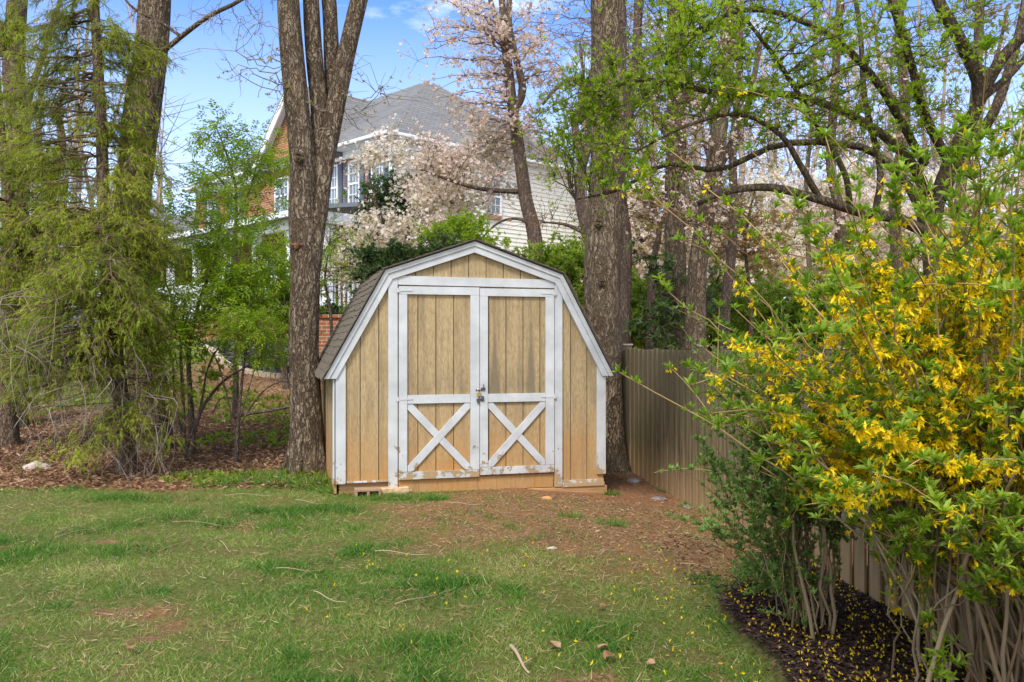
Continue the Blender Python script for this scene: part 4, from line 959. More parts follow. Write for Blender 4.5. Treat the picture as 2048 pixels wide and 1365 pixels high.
def knot(root_name, p, r, nrml=(0, -1, .1)):
    o = bpy.data.objects[root_name]; mb = MB(); a = np.linspace(0, 2 * PI, 15); c0 = W(*p)
    ring = np.stack([c0[0] + r * np.cos(a), np.full(15, c0[1]) + .01 * np.sin(a * 3), c0[2] + r * 1.15 * np.sin(a)], -1); tubes(mb, ring, r * (.42 + .12 * np.sin(a * 2)), 7, .1, .5)
    tubes(mb, np.array([c0 + (0, .03, 0), c0 + (0, .0, 0), c0 + (0, -.012, 0)]), np.array([r, r * .8, r * .25]), 8, .1, .5); mb.build('knot', M['bark_mossy'], o, smooth=True)
def wound(root_name, p, w_, h_):
    o = bpy.data.objects[root_name]; c0 = W(*p); mb = MB(); u = np.linspace(0, 2 * PI, 23)[:-1]; rr = 1 + .3 * np.sin(u * 3) + .2 * np.sin(u * 7 + 1) + .15 * np.sin(u * 5)
    L0 = np.stack([c0[0] + w_ * rr * np.cos(u), np.full(22, c0[1] + .03), c0[2] + h_ * rr * np.sin(u)], -1); L1 = np.stack([c0[0] + .75 * w_ * rr * np.cos(u), np.full(22, c0[1] - .012) + .01 * np.sin(u * 4), c0[2] + .75 * h_ * rr * np.sin(u)], -1)
    ix = np.arange(22); mb.add(np.vstack([L0, L1, [c0 + (0, .004, 0)]]), [np.stack([ix, (ix + 1) % 22, 22 + (ix + 1) % 22, 22 + ix], -1), np.stack([22 + ix, 22 + (ix + 1) % 22, np.full(22, 44)], -1)]); mb.build('bark_wound', M['wound'], o, smooth=True)
def roots(root_name, px, d_, r, k=6, seed=0):
    o = bpy.data.objects[root_name]; x = (px - 1024) / F * d_; mb = MB()
    for i in range(k):
        a = 2 * PI * i / k + seed + random.uniform(-.3, .3); ca, sa = math.cos(a), math.sin(a); q = []
        for (rr, h_) in ((r * .55, .42), (r * .85, .2), (r * 1.25, .06), (r * 1.9, -.02), (r * 2.5, -.09)): q.append((x + ca * rr, d_ + sa * rr, float(G(x + ca * rr, d_ + sa * rr)) + h_))
        tubes(mb, cat_rom(q, 12), np.linspace(r * .42, r * .14, 12), 9, .15, .5, seed + i)
    mb.build('roots', [q for q in COL.objects if q.parent == o and q.name.startswith('trunk')][0].data.materials[0], o, smooth=True)
M['wound'] = plain('wound_wood', (.17, .075, .04), .9, .5, 22, sc3=(2, 1, .5), b=.01)
knot('shade_tree', (597, 316, 8.62), .035); wound('shade_tree', (594, 492, 8.655), .055, .035); roots('shade_tree', 614, 8.75, .17, 6, .4)
# --- trunk leaning in the conifer
plant('leaning_tree', 'tall grey-brown trunk curving up behind the conifer, left of the open sky', 'tree',
      [([(300, 10.3), (300, 800, 10.3), (280, 640, 10.2), (262, 500, 10.1), (270, 360, 10.1), (288, 220, 10), (304, 90, 10), (312, -60, 10), (318, -320, 10)], .21, .17)],
      [(300, -300, 10, 200, 120, 1)], 20, 120, None, 'bark_grey', 'twig_grey', sides=32, rough=.05, tmin=.7)
# --- long bare limb crossing the sky: grows from the trunk beyond the frame
plant('forked_tree', 'slender forked tree at the far left edge rising above the conifer', 'tree',
      [([(20, 12), (26, 700, 12), (30, 480, 12), (38, 300, 12), (28, 150, 12), (30, 80, 12), (38, -60, 12), (45, -300, 12)], .17, .12),
       ([(28, 140, 12), (5, 70, 12), (-30, 10, 12), (-60, -100, 12)], .1, .06), ([(38, 300, 12), (60, 190, 12), (90, 100, 12), (120, 0, 12), (135, -100, 12)], .05, .02)],
      [(60, 60, 12, 130, 120, .8), (10, 250, 12, 80, 120, .8)], 24, 260, None, 'bark_grey', 'twig_grey', sides=20, rough=.04)
plant('bare_limb_tree', 'thin bare tree whose long limb crosses the blue sky toward the split trunk', 'tree',
      [([(248, 9.5), (240, 780, 9.5), (236, 560, 9.5), (240, 380, 9.4), (262, 150, 9.3), (300, 125, 9.2), (365, 72, 9.1), (420, 32, 9.0), (475, 5, 8.9), (560, -50, 8.9)], .045, .016),
       ([(365, 76, 9.1), (320, 45, 9.1), (270, 20, 9.1), (235, -20, 9.1)], .018, .01), ([(300, 125, 9.2), (285, 140, 9.2), (265, 128, 9.2)], .014, .006)],
      [(430, 30, 9, 110, 40, .4, 1), (520, 60, 9, 50, 60, .3, .4), (300, 60, 9.1, 60, 50, .3, .5)], 26, 130, None, 'bark_grey', 'twig_grey', sides=14, rough=.05, tmin=.5, r1=.007, r2=.003, arch=-.25, wander=.3, spread=.16, low=0)

# --- conifers
def conifer(name, label, skel, blobs, nfr, nlow, bark='bark_conifer', dead=None):
    root = plant(name, label, 'conifer', skel, blobs, 0, 0, None, bark, sides=18, rough=.07)
    nodes = np.vstack([cat_rom(np.vstack([sink(s[0][0])[None] if len(s[0][0]) == 2 else W(*s[0][0])[None], [W(*p) for p in s[0][1:]]]), 60)[6:] for s in skel])
    n1 = nlow; T1 = blobpts(blobs, n1)
    P1, L1 = reach(nodes, T1, 10, .07, .1, .2, .7); t = np.linspace(0, 1, 10)[None]; P1[:, :, 2] -= (.10 * L1[:, None] * t ** 2.5)
    mt = MB(); tubes(mt, P1, (.016 * np.clip(L1, .4, 1.8))[:, None] * (1 - t) + .004 * t, 5)
    # side sprays that fall away from each limb
    n2 = int(nfr * 1.25); i = rng.integers(0, n1, n2); tt = rng.uniform(.5, 1, n2) ** .8 * 8.99; j = tt.astype(int); f = (tt - j)[:, None]
    a = P1[i, j] * (1 - f) + P1[i, j + 1] * f; D = nrm(P1[i, j + 1] - P1[i, j]); side = np.cross(D, UP) * rng.choice([-1, 1], n2)[:, None]
    ln = rng.uniform(.1, .3, n2)[:, None]; tip = a + (D * .7 + side * rng.uniform(.1, 1.2, (n2, 1)) + rng.normal(0, .2, (n2, 3))) * ln - UP * ln * rng.uniform(.0, .65, (n2, 1))
    P2 = bez(a, (a + tip) / 2 + UP * ln * .22, tip, 6); t = np.linspace(0, 1, 6)[None]; tubes(mt, P2, np.full((n2, 1), .0035) * (1 - t) + .0015 * t, 3)
    mt.build('branches', M['twig_brown'], root, smooth=True)
    # foliage on each spray
    ml = MB(); per = 10; k = n2 * per; P, Dd = along(P2, k, .05, 1.0)
    dr = Dd * .8 + rng.normal(0, .5, P.shape) - UP * .12; cl = np.clip(vn(P[:, 0] * 3 + P[:, 1], P[:, 2] * 3, 19) * .75 + rng.random(k) * .4 - .1, 0, 1)
    scatter(ml, P + rng.normal(0, .012, P.shape), dr, upn(k, .35), rng.uniform(.03, .07, k), NEEDLE, cl)
    ml.build('foliage', M['leaf_conifer'], root)
    if dead:
        md = MB(); T = blobpts(dead[0], dead[1]); T0 = T + np.stack([rng.normal(0, .15, len(T)), rng.normal(0, .1, len(T)), rng.uniform(.25, .7, len(T))], -1)
        P, _ = reach(nodes, T0, 6, .1, .1, 0, .6); tubes(md, P, np.linspace(.007, .003, 6)[None] * np.ones((len(P), 1)), 4)
        c = T0 + (T - T0) * .4 + rng.normal(0, .12, T.shape); Pd = bez(T0, c, T, 7); tubes(md, Pd, np.linspace(.0035, .0014, 7)[None] * np.ones((len(P), 1)), 3)
        m_ = len(T) * 4; a, D = along(Pd, m_, .1, .95); b = a + (D * .6 + rng.normal(0, .45, a.shape) - UP * .5) * rng.uniform(.08, .28, (m_, 1)); Pf = bez(a, (a + b) / 2 + rng.normal(0, .02, a.shape), b, 4)
        tubes(md, Pf, np.linspace(.002, .001, 4)[None] * np.ones((m_, 1)), 3)
        md.build('dead_twigs', M['twig_dead'], root, smooth=True)
    return root
conifer('conifer', 'drooping yellow-green conifer with a slim trunk in front of the leaning tree',
        [([(256, 8.7), (250, 860, 8.7), (228, 700, 8.7), (214, 560, 8.7), (208, 420, 8.7), (202, 250, 8.7), (194, 100, 8.7), (186, -60, 8.7), (180, -200, 8.7)], .085, .035)],
        [(270, 470, 8.5, 75, 60, .6, 1.8), (150, 470, 8.5, 110, 60, .8, 1.5), (150, 590, 8.2, 150, 80, .8, 2.6), (230, 560, 8.0, 100, 90, .6, 1.6), (290, 610, 8.3, 50, 60, .5, .7),
         (130, 50, 8.8, 130, 60, .7, 1.1), (270, 110, 8.8, 60, 60, .5, .8), (90, 170, 8.8, 110, 80, .8, 1.2), (250, 230, 8.7, 80, 70, .6, 1.0), (140, 300, 8.8, 150, 80, .9, 1.4), (300, 330, 8.6, 40, 80, .5, .6), (250, 380, 8.5, 70, 50, .5, .8),
         (60, 690, 8.0, 80, 50, .5, .7), (110, 760, 8.0, 110, 40, .5, .35), (180, 700, 8.1, 110, 50, .6, .8), (250, 820, 8.2, 50, 35, .4, .4), (310, 880, 8.4, 60, 25, .3, .35), (335, 740, 8.6, 25, 80, .3, .5), (150, 860, 7.9, 110, 40, .4, .3)],
        3500, 380, dead=([(120, 850, 8.0, 130, 80, .6), (240, 850, 8.3, 90, 80, .5), (290, 930, 8.4, 60, 40, .4), (130, 740, 8.0, 130, 60, .5)], 80))
conifer('conifer', 'dense green conifer filling the left edge behind the drooping one',
        [([(12, 10.6), (14, 760, 10.6), (30, 640, 10.6), (50, 520, 10.6), (20, 400, 10.6), (6, 300, 10.6), (-10, 120, 10.6)], .12, .04), ([(50, 560, 10.6), (90, 440, 10.5), (110, 350, 10.5), (125, 290, 10.5), (110, 200, 10.5)], .09, .03)],
        [(60, 330, 10.3, 90, 60, .8, 1.6), (60, 440, 10.2, 120, 90, .9, 2.6), (60, 560, 9.8, 110, 80, .8, 2), (150, 440, 10.2, 90, 90, .8, 1.2), (20, 210, 10.5, 60, 90, .6, .9), (90, 660, 9.6, 110, 50, .7, 1), (-20, 480, 10, 60, 120, .8, 1), (20, 60, 10.5, 60, 70, .6, .5), (40, 780, 9.6, 70, 50, .5, .4)],
        2700, 280, dead=([(60, 740, 9.6, 120, 60, .5)], 30))

# --- bright saplings between conifer and split trunk
SAPL = lambda n, s=(.1, .17): [dict(n=n, size=s, mat='leaf_sapling', tpl=PINN, along=.6, rand=.45, up=-.05, nj=.3, jit=.02)]
plant('sapling', 'bright green sapling with a tall thin stem against the grey wing roof', 'sapling', [([(470, 12), (473, 640, 12), (471, 480, 12), (472, 380, 12), (450, 300, 12), (430, 250, 12)], .035, .008), ([(471, 440, 12), (500, 380, 12), (520, 300, 12)], .016, .006), ([(471, 400, 12), (430, 350, 12), (395, 330, 12)], .014, .006)],
      [(440, 290, 12, 75, 45, .6, 1), (490, 330, 12, 70, 60, .6, 1), (470, 420, 12, 120, 50, .7, 1.3), (400, 370, 12, 50, 30, .5, .6), (545, 350, 11.8, 30, 50, .4, .4), (540, 420, 11.8, 30, 40, .4, .4)], 60, 420, SAPL(1100, (.12, .19)), 'bark_brown', 'twig_brown', r1=.007, r2=.0025, spread=.2)
plant('sapling', 'bushy green sapling right of the conifer hiding the brick porch', 'sapling', [([(385, 10), (382, 820, 10), (378, 700, 10), (400, 600, 10), (430, 520, 10), (440, 450, 10)], .035, .01), ([(379, 720, 10), (350, 620, 9.8), (330, 560, 9.6)], .02, .008), ([(390, 640, 10), (460, 560, 10), (520, 520, 10)], .018, .007)],
      [(420, 520, 10, 110, 60, .7, 1.2), (300, 680, 8.4, 60, 30, .3, .5), (400, 600, 9.8, 110, 60, .7, 1.4), (500, 560, 10.2, 80, 70, .6, 1.2), (290, 590, 9.0, 60, 40, .4, .6), (300, 660, 8.8, 80, 40, .4, .8), (500, 470, 10.2, 80, 50, .6, 1), (530, 640, 10.2, 60, 50, .5, .8), (390, 450, 10.2, 90, 50, .6, .9)], 110, 800, SAPL(2700, (.1, .17)), 'bark_brown', 'twig_brown', r1=.007, r2=.0025, spread=.2)
plant('sapling', 'small sapling with flat leafy top standing in the leaf litter before the stone edging', 'sapling', [([(470, 9.3), (480, 800, 9.3), (492, 700, 9.3), (498, 650, 9.3)], .022, .008), ([(473, 860, 9.3), (520, 790, 9.3), (560, 765, 9.2), (600, 762, 9.2)], .01, .004), ([(472, 870, 9.3), (440, 740, 9.4), (420, 700, 9.4)], .012, .005), ([(476, 850, 9.3), (500, 770, 9.3), (515, 720, 9.3)], .009, .004)],
      [(500, 660, 9.3, 75, 25, .5, 1), (470, 640, 9.3, 70, 25, .4, .7), (545, 700, 9.4, 40, 20, .3, .3)], 30, 240, SAPL(1000, (.07, .12)), 'bark_brown', 'twig_brown', r1=.005, r2=.002, spread=.13)
plant('multi_stem_shrub', 'bare multi-stemmed shrub in the brown litter right of the conifer', 'shrub', [([(378, 9.6), (395, 840, 9.6), (440, 770, 9.6), (500, 730, 9.5)], .028, .008), ([(370, 9.6, ), (366, 800, 9.6), (362, 700, 9.6), (370, 600, 9.6)], .025, .012), ([(372, 900, 9.6), (400, 820, 9.6), (415, 740, 9.7), (440, 690, 9.7)], .018, .008), ([(372, 905, 9.6), (350, 800, 9.6), (345, 700, 9.6)], .02, .01)],
      [(400, 740, 9.6, 90, 60, .5)], 22, 120, [dict(n=160, size=(.04, .08), mat='leaf_sapling', tpl=ROS_S)], 'bark_brown', 'twig_dark', r1=.006, r2=.0025, spread=.16)
plant('fallen_branch', 'dead branch lying propped in the litter left of the split trunk', 'branch', [([(462, 835, 9.4), (500, 828, 9.3), (540, 822, 9.2), (590, 812, 9.1)], .022, .012), ([(505, 828, 9.3), (470, 800, 9.4), (440, 800, 9.5), (425, 830, 9.5)], .012, .005)], [(500, 830, 9.3, 60, 30, .2)], 8, 20, None, 'bark_brown', 'twig_dark', r1=.004, r2=.002, spread=.1)
plant('leafy_shrub', 'dense green shrub with a curving pale stem in front of the porch', 'shrub', [([(575, 15), (556, 660, 15), (545, 635, 15), (530, 610, 15)], .05, .02)], [(560, 590, 15, 50, 60, .8, 1), (500, 600, 15.5, 60, 45, .8, 1), (590, 640, 15, 30, 40, .6, .6)], 50, 400, [dict(n=2600, size=(.07, .13), mat='leaf_bg', tpl=ROS_S)], 'bark_brown', 'twig_dark')
plant('leafy_shrub', 'light green leaves right of the split trunk before the porch columns', 'shrub', [([(668, 12.5), (662, 640, 12.5), (650, 560, 12.5), (660, 490, 12.5)], .03, .01)], [(665, 520, 12.5, 32, 40, .4, 1), (655, 480, 12.5, 25, 25, .3, .8), (668, 570, 12.5, 20, 25, .3, .5)], 26, 150, SAPL(420, (.09, .14)), 'bark_brown', 'twig_brown')

# --- cherries, evergreens and greenery behind the shed
BL = lambda n, m='blossom', s=(.05, .09): [dict(n=n, size=s, mat=m, tpl=BLOS, rand=1.0, up=0, nj=1.2, jit=.05)]
plant('cherry_tree', 'tall slender cherry with pinkish buds, forked against the sky right of the roof', 'tree', [([(1082, 14), (1074, 515, 14), (1052, 400, 14), (1038, 300, 14), (1026, 220, 14), (1016, 130, 14), (1008, 60, 14), (1000, -60, 14)], .13, .05), ([(1028, 225, 14), (1045, 180, 14), (1030, 110, 14), (1018, 40, 14), (1022, -60, 14)], .07, .04), ([(1018, 140, 14), (998, 60, 14), (978, -10, 14), (965, -80, 14)], .05, .03),
      ([(1042, 384, 14), (990, 382, 13.9), (940, 374, 13.8), (890, 358, 13.7), (840, 340, 13.6)], .045, .015), ([(1080, 465, 14), (1040, 440, 13.9), (1000, 445, 13.9), (960, 480, 13.8)], .03, .012)],
      [(1000, 100, 14, 120, 90, 1.2, 1.4), (920, 60, 14, 80, 70, .8, .7), (1080, 140, 14, 80, 60, .8, .7), (950, 200, 14, 80, 60, .8, .7), (880, 110, 14, 50, 70, .6, .3), (930, 330, 13.8, 130, 60, .9, .8), (1000, 260, 14, 90, 50, .8, .7)], 130, 1300, [dict(n=5600, size=(.018, .036), mat='blossom_dull', tpl=BLOS, rand=1, up=0, nj=1.2, jit=.03, name='crown')], 'bark_brown', 'twig_brown', sides=16, rough=.04, r1=.012, r2=.0035, spread=.3)
plant('cherry_tree', 'spreading cherry with pale pink blossom hiding the brick corner of the house', 'tree', [([(760, 15), (770, 560, 15), (800, 480, 15), (850, 400, 15), (900, 340, 15), (960, 300, 15)], .1, .03), ([(800, 480, 15), (760, 430, 14.6), (740, 360, 14.4), (745, 310, 14.4)], .04, .01), ([(780, 520, 15), (730, 500, 14.5), (690, 530, 14.2), (650, 560, 14)], .045, .01), ([(850, 400, 15), (880, 450, 14.7), (920, 430, 14.6)], .03, .01)],
      [(800, 320, 14.6, 95, 45, .7, 1.6), (890, 350, 14.6, 90, 60, .7, 1.8), (960, 300, 14.8, 90, 60, .8, 1.5), (740, 500, 14.3, 90, 38, .6, 1.6), (850, 470, 14.4, 80, 38, .6, 1.4), (700, 545, 14.2, 55, 30, .5, .7), (880, 410, 14.4, 80, 50, .6, 1.2), (980, 370, 14.8, 70, 60, .7, 1), (745, 470, 14.3, 60, 30, .5, .7), (1060, 300, 15, 50, 40, .6, .5)], 150, 1500,
      BL(10500, 'blossom', (.022, .042)) + [dict(n=1600, size=(.03, .055), mat='bud_gold', tpl=ROS_S, name='young_leaves')], 'bark_brown', 'twig_brown', r1=.01, r2=.0035, spread=.24)
HO = lambda n, s=(.07, .12), m='leaf_holly': [dict(n=n, size=s, mat=m, tpl=ROS_S, rand=.9)]
plant('holly', 'dark evergreen holly standing between the brick corner and the cherry blossom', 'tree', [([(790, 17.5), (790, 560, 17.5), (785, 440, 17.5), (780, 375, 17.5)], .08, .02)], [(775, 400, 17.3, 42, 42, .6, 1.2), (820, 405, 17.3, 50, 40, .6, 1.2), (760, 440, 17.2, 40, 30, .5, .7), (790, 480, 17.2, 60, 50, .6, .8)], 60, 500, HO(3600), 'bark_brown', 'twig_dark')
plant('ivy_thicket', 'dark ivy thicket hanging over the left side of the shed roof', 'shrub', [([(770, 11), (770, 640, 11), (760, 590, 11), (750, 540, 11)], .05, .02), ([(770, 640, 11), (820, 560, 11), (880, 520, 11)], .03, .01)], [(765, 540, 11, 40, 34, .5, 1.4), (820, 525, 11, 60, 26, .5, 1), (750, 575, 11, 20, 18, .4, .4), (890, 510, 11, 50, 16, .4, .5)], 90, 600, HO(3200, (.05, .09)) , 'bark_brown', 'twig_tan', r1=.005, r2=.002, spread=.15)
GR = lambda n, s=(.06, .1), m='leaf_bg': [dict(n=n, size=s, mat=m, tpl=ROS_S, rand=.7)]
plant('leafy_shrub', 'bright green shrub showing above the left slope of the shed roof', 'shrub', [([(900, 12), (900, 600, 12), (905, 520, 12), (900, 470, 12)], .03, .01)], [(870, 490, 12, 60, 20, .5, .8), (930, 475, 12, 70, 20, .5, 1), (985, 490, 12, 50, 20, .4, .6), (960, 450, 12, 30, 14, .3, .2)], 50, 420, GR(1700, (.045, .08), 'leaf_sapling'), 'bark_brown', 'twig_brown', r1=.005, r2=.002, spread=.15)
plant('leafy_shrub', 'full green shrub filling the gap between the right shed roof and the rough trunk', 'shrub', [([(1140, 11.6), (1140, 700, 11.6), (1135, 600, 11.6), (1130, 530, 11.6)], .04, .012)], [(1140, 560, 11.6, 50, 60, .6, 1.5), (1090, 515, 11.6, 55, 20, .5, .7), (1160, 520, 11.6, 35, 30, .4, .8), (1170, 640, 11.6, 25, 60, .4, .6)], 80, 650, GR(4200, (.045, .08), 'leaf_bg'), 'bark_brown', 'twig_brown', r1=.005, r2=.002, spread=.16)
plant('planter_shrub', 'low evergreen shrub on top of the brick pier by the porch', 'shrub', [([(662, 640, 17.5), (662, 628, 17.5)], .02, .01)], [(655, 625, 17.5, 28, 10, .3, 1), (685, 630, 17.5, 18, 8, .3, .6)], 24, 100, HO(500, (.08, .13)), 'bark_brown', 'twig_dark', tmin=0, spread=.1)

# --- rough trunk at the fence and the trees beyond
plant('rough_trunk_tree', 'thick rough-barked trunk rising between the shed and the fence', 'tree', [([(1212, 9.7), (1210, 820, 9.7), (1205, 640, 9.7), (1207, 480, 9.7), (1216, 330, 9.7), (1218, 180, 9.7), (1218, 60, 9.7), (1215, -60, 9.7), (1212, -330, 9.7)], .195, .19)],
      [(1215, -250, 9.7, 220, 120, 1, 1), (1300, 120, 9.7, 120, 100, .8, .5)], 26, 220, None, 'bark_grey', 'twig_grey', sides=36, rough=.07, tmin=.6, r1=.012, wander=.25)
knot('rough_trunk_tree', (1196, 448, 9.5), .03); knot('rough_trunk_tree', (1204, 568, 9.5), .025); roots('rough_trunk_tree', 1212, 9.7, .18, 6, 1.0)
plant('crooked_tree', 'crooked dark-stemmed tree leaning just left of the rough trunk', 'tree', [([(1190, 12), (1192, 560, 12), (1176, 470, 12), (1160, 400, 12), (1165, 330, 12), (1182, 270, 12), (1170, 180, 12), (1148, 160, 12), (1115, 175, 12), (1085, 210, 12)], .1, .02), ([(1165, 330, 12), (1150, 250, 12), (1165, 200, 12), (1190, 120, 12), (1200, -20, 12)], .06, .03), ([(1176, 470, 12), (1130, 450, 12), (1080, 445, 12)], .035, .01)],
      [(1130, 300, 12, 80, 100, .7, 1), (1120, 440, 12, 60, 40, .5, .5), (1120, 80, 12, 70, 90, .7, .7)], 50, 500, [dict(n=500, size=(.03, .05), mat='bud_red', tpl=ROS_S)], 'bark_brown', 'twig_brown', sides=14, rough=.05, r1=.009, r2=.003, wander=.22)
WOOD = [
 # label, [(px,d), ...], r0, r1, blobs kind
 ('straight grey trunk behind the fence, left of the broken-topped one', [(1352, 13), (1352, 600, 13), (1350, 450, 13), (1352, 300, 13), (1356, 150, 13), (1352, 0, 13), (1348, -200, 13)], .165, .13, 'bark_grey'),
 ('pale leaning trunk behind the fence with a torn strip of bark', [(1388, 12), (1392, 600, 12), (1400, 500, 12), (1425, 360, 12), (1442, 220, 12), (1455, 100, 12), (1462, -60, 12), (1470, -250, 12)], .14, .1, 'bark_grey'),
 ('dark trunk close behind the rough trunk', [(1246, 13), (1250, 600, 13), (1252, 480, 13), (1240, 350, 13), (1262, 200, 13), (1275, 60, 13), (1280, -150, 13)], .1, .06, 'bark_brown'),
 ('thin crooked trunk with ivy between two thicker ones', [(1300, 14), (1302, 620, 14), (1308, 520, 14), (1318, 460, 14), (1298, 390, 14), (1270, 330, 14), (1240, 280, 14)], .07, .02, 'bark_brown'),
 ('reddish slim trunk right of the pale leaning trunk', [(1448, 15), (1450, 620, 15), (1462, 520, 15), (1468, 420, 15), (1466, 300, 15), (1478, 150, 15), (1480, -60, 15)], .1, .05, 'bark_brown'),
 ('slim grey trunk under the arching limb', [(1680, 15), (1676, 560, 15), (1680, 440, 15), (1662, 330, 15), (1668, 200, 15), (1680, 0, 15)], .11, .06, 'bark_grey'),
 ('distant trunk behind the dark honeysuckle stems', [(1800, 17), (1796, 560, 17), (1790, 400, 17), (1810, 240, 17), (1800, 60, 17), (1790, -100, 17)], .13, .08, 'bark_grey'),
 ('distant trunk near the upper right corner', [(1930, 18), (1936, 560, 18), (1920, 400, 18), (1950, 200, 18), (1960, 0, 18), (1964, -100, 18)], .12, .08, 'bark_brown'),
 ('slender distant trunk in the blue gap above the arching limb', [(1622, 21), (1620, 560, 21), (1612, 380, 21), (1628, 200, 21), (1630, 0, 21)], .07, .04, 'bark_grey'),
]
for i, (lab, pts, ra, rb, bk) in enumerate(WOOD):
    cx_, d_ = pts[-1][0], pts[0][1]; sc = 13 / d_
    plant('woodland_tree', lab, 'tree', [(pts, ra, rb), ([pts[3], (pts[3][0] + (60 if i % 2 else -60) * sc, pts[3][1] - 120 * sc, d_ + .6), (pts[3][0] + (90 if i % 2 else -80) * sc, pts[3][1] - 260 * sc, d_ + .9)], ra * .45, rb * .35)],
          [(cx_, 60, d_, 130 * sc, 200 * sc, 1.2, 1), (pts[2][0] + 20, 250, d_, 120 * sc, 150 * sc, 1.2, .9), (pts[2][0], 420, d_, 100 * sc, 70 * sc, 1, .35)], 40, 460,
          [dict(n=1300, size=(.022 * d_ / 14, .045 * d_ / 14), mat=['bud_red', 'blossom_dull', 'bud_red', 'bud_gold'][i % 4], tpl=ROS_S if i % 2 == 0 else BLOS, rand=1, jit=.03)], bk, 'twig_brown', group='trees in the wood behind the fence', sides=16, rough=.05, r1=.014, r2=.0045, spread=.42, wander=.2)
# far blossoming cherries and green understorey
FAR = [(1290, 26, 'left of the straight grey trunk'), (1480, 27, 'right of the reddish slim trunk'), (1580, 30, 'under the arching limb'), (1700, 26, 'behind the slim grey trunk'), (1860, 29, 'behind the dark honeysuckle'), (2030, 27, 'at the right picture edge')]
for i, (px, d_, t_) in enumerate(FAR):
    plant('blossoming_tree', 'distant pale pink blossoming tree ' + t_, 'tree', [([(px, d_), (px + 4, 600, d_), (px - 6, 480, d_), (px + 5, 380, d_)], .16, .05), ([(px, 540, d_), (px + 50, 460, d_), (px + 80, 400, d_)], .08, .03), ([(px, 540, d_), (px - 50, 460, d_), (px - 70, 390, d_)], .08, .03)],
          [(px, 470, d_, 95, 70, 2, 1), (px + 40, 540, d_, 80, 50, 2, .8), (px - 50, 540, d_, 70, 50, 2, .8), (px, 390, d_, 80, 50, 1.5, .45)], 60, 700, BL(5200, 'blossom_pale', (.07, .12)), 'bark_brown', 'twig_brown', group='far blossoming trees', r1=.02, r2=.008, spread=.6)
UND = [(1290, 640, 16, 'between the rough trunk and the straight one'), (1420, 650, 17, 'right of the pale leaning trunk'), (1530, 650, 18, 'above the fence beside the forsythia'), (1660, 650, 17, 'behind the left side of the forsythia'), (1230, 660, 19, 'low beside the fence start'), (1820, 640, 17, 'behind the middle of the forsythia'), (1990, 640, 18, 'behind the right side of the forsythia')]
for i, (px, py, d_, t_) in enumerate(UND):
    plant('understorey_shrub', 'fresh green shrub behind the fence ' + t_, 'shrub', [([(px, d_), (px, 700, d_), (px + 5, 640, d_)], .05, .015)], [(px, py, d_, 75, 45, 1, 1), (px + 10, py - 45, d_, 50, 30, .8, .4)], 60, 420, [dict(n=2800, size=(.09, .15), mat='leaf_bg', tpl=ROS_S, rand=.8)], 'bark_brown', 'twig_brown', group='shrubs behind the fence', r1=.01, r2=.004, spread=.4)
plant('rhododendron', 'dark evergreen shrub behind the fence between the two grey trunks', 'shrub', [([(1330, 12.6), (1335, 680, 12.6), (1325, 600, 12.6), (1290, 520, 12.6)], .03, .01)], [(1320, 650, 12.6, 45, 50, .4, 1), (1290, 510, 12.6, 25, 14, .3, .2), (1330, 560, 12.6, 25, 30, .3, .35), (1430, 600, 13.6, 35, 50, .4, .6)], 50, 260, [dict(n=330, size=(.1, .16), mat='leaf_holly', tpl=ROS_L, rand=.8, up=-.1)], 'bark_brown', 'twig_dark', spread=.2)
plant('red_maple', 'small tree with rusty red new leaves between the trunks beyond the fence', 'tree', [([(1500, 16), (1500, 600, 16), (1490, 480, 16), (1510, 380, 16)], .05, .015)], [(1350, 480, 14, 60, 20, .5, .3), (1500, 440, 16, 120, 50, .8, 1), (1540, 500, 16, 120, 40, .8, .9), (1280, 420, 15, 70, 40, .8, .6)], 60, 700, [dict(n=3000, size=(.03, .055), mat='bud_gold', tpl=ROS_S, rand=1), dict(n=1500, size=(.03, .055), mat='bud_red', tpl=ROS_S, rand=1, name='young_leaves')], 'bark_brown', 'twig_brown', spread=.35)
# far wood: one grey-brown mass of trunks and twigs, left and right
mb = MB(); n = 180; px = np.concatenate([rng.uniform(1150, 2300, 120), rng.uniform(-300, 330, 60)]); d = rng.uniform(34, 60, n); x = (px - 1024) / F * d; z0 = G(x, d)
top_ = z0 + rng.uniform(7, 17, n); P = np.stack([np.stack([x, d, z0], -1), np.stack([x + rng.normal(0, .4, n), d, z0 + (top_ - z0) * .5], -1), np.stack([x + rng.normal(0, .8, n), d, top_], -1)], 1)
P = np.stack([P[:, 0], (P[:, 0] + P[:, 1]) / 2, P[:, 1], (P[:, 1] + P[:, 2]) / 2, P[:, 2]], 1); tubes(mb, P, np.linspace(.16, .04, 5)[None] * rng.uniform(.5, 1.3, (n, 1)), 6)
m_ = 5500; a, D = along(P, m_, .3, 1); b = a + nrm(D * .5 + rng.normal(0, .7, a.shape)) * rng.uniform(.8, 3.2, (m_, 1)); Q = bez(a, (a + b) / 2 + rng.normal(0, .15, a.shape), b, 4); tubes(mb, Q, np.linspace(.025, .008, 4)[None] * np.ones((m_, 1)), 3)
tag(mb.build('far_woods', M['twig_grey'], smooth=True), 'grey-brown mass of bare trees far behind the fence', 'woods', kind='stuff')
mb = MB(); m_ = 5000; P_, D = along(Q, m_, .2, 1); scatter(mb, P_ + rng.normal(0, .3, P_.shape), rng.normal(0, 1, P_.shape), rng.normal(0, 1, P_.shape), rng.uniform(.08, .17, m_), BLOS + ROS_S)
tag(mb.build('far_woods_buds', M['blossom_dull']), 'haze of pinkish buds over the far wood', 'woods', kind='stuff')
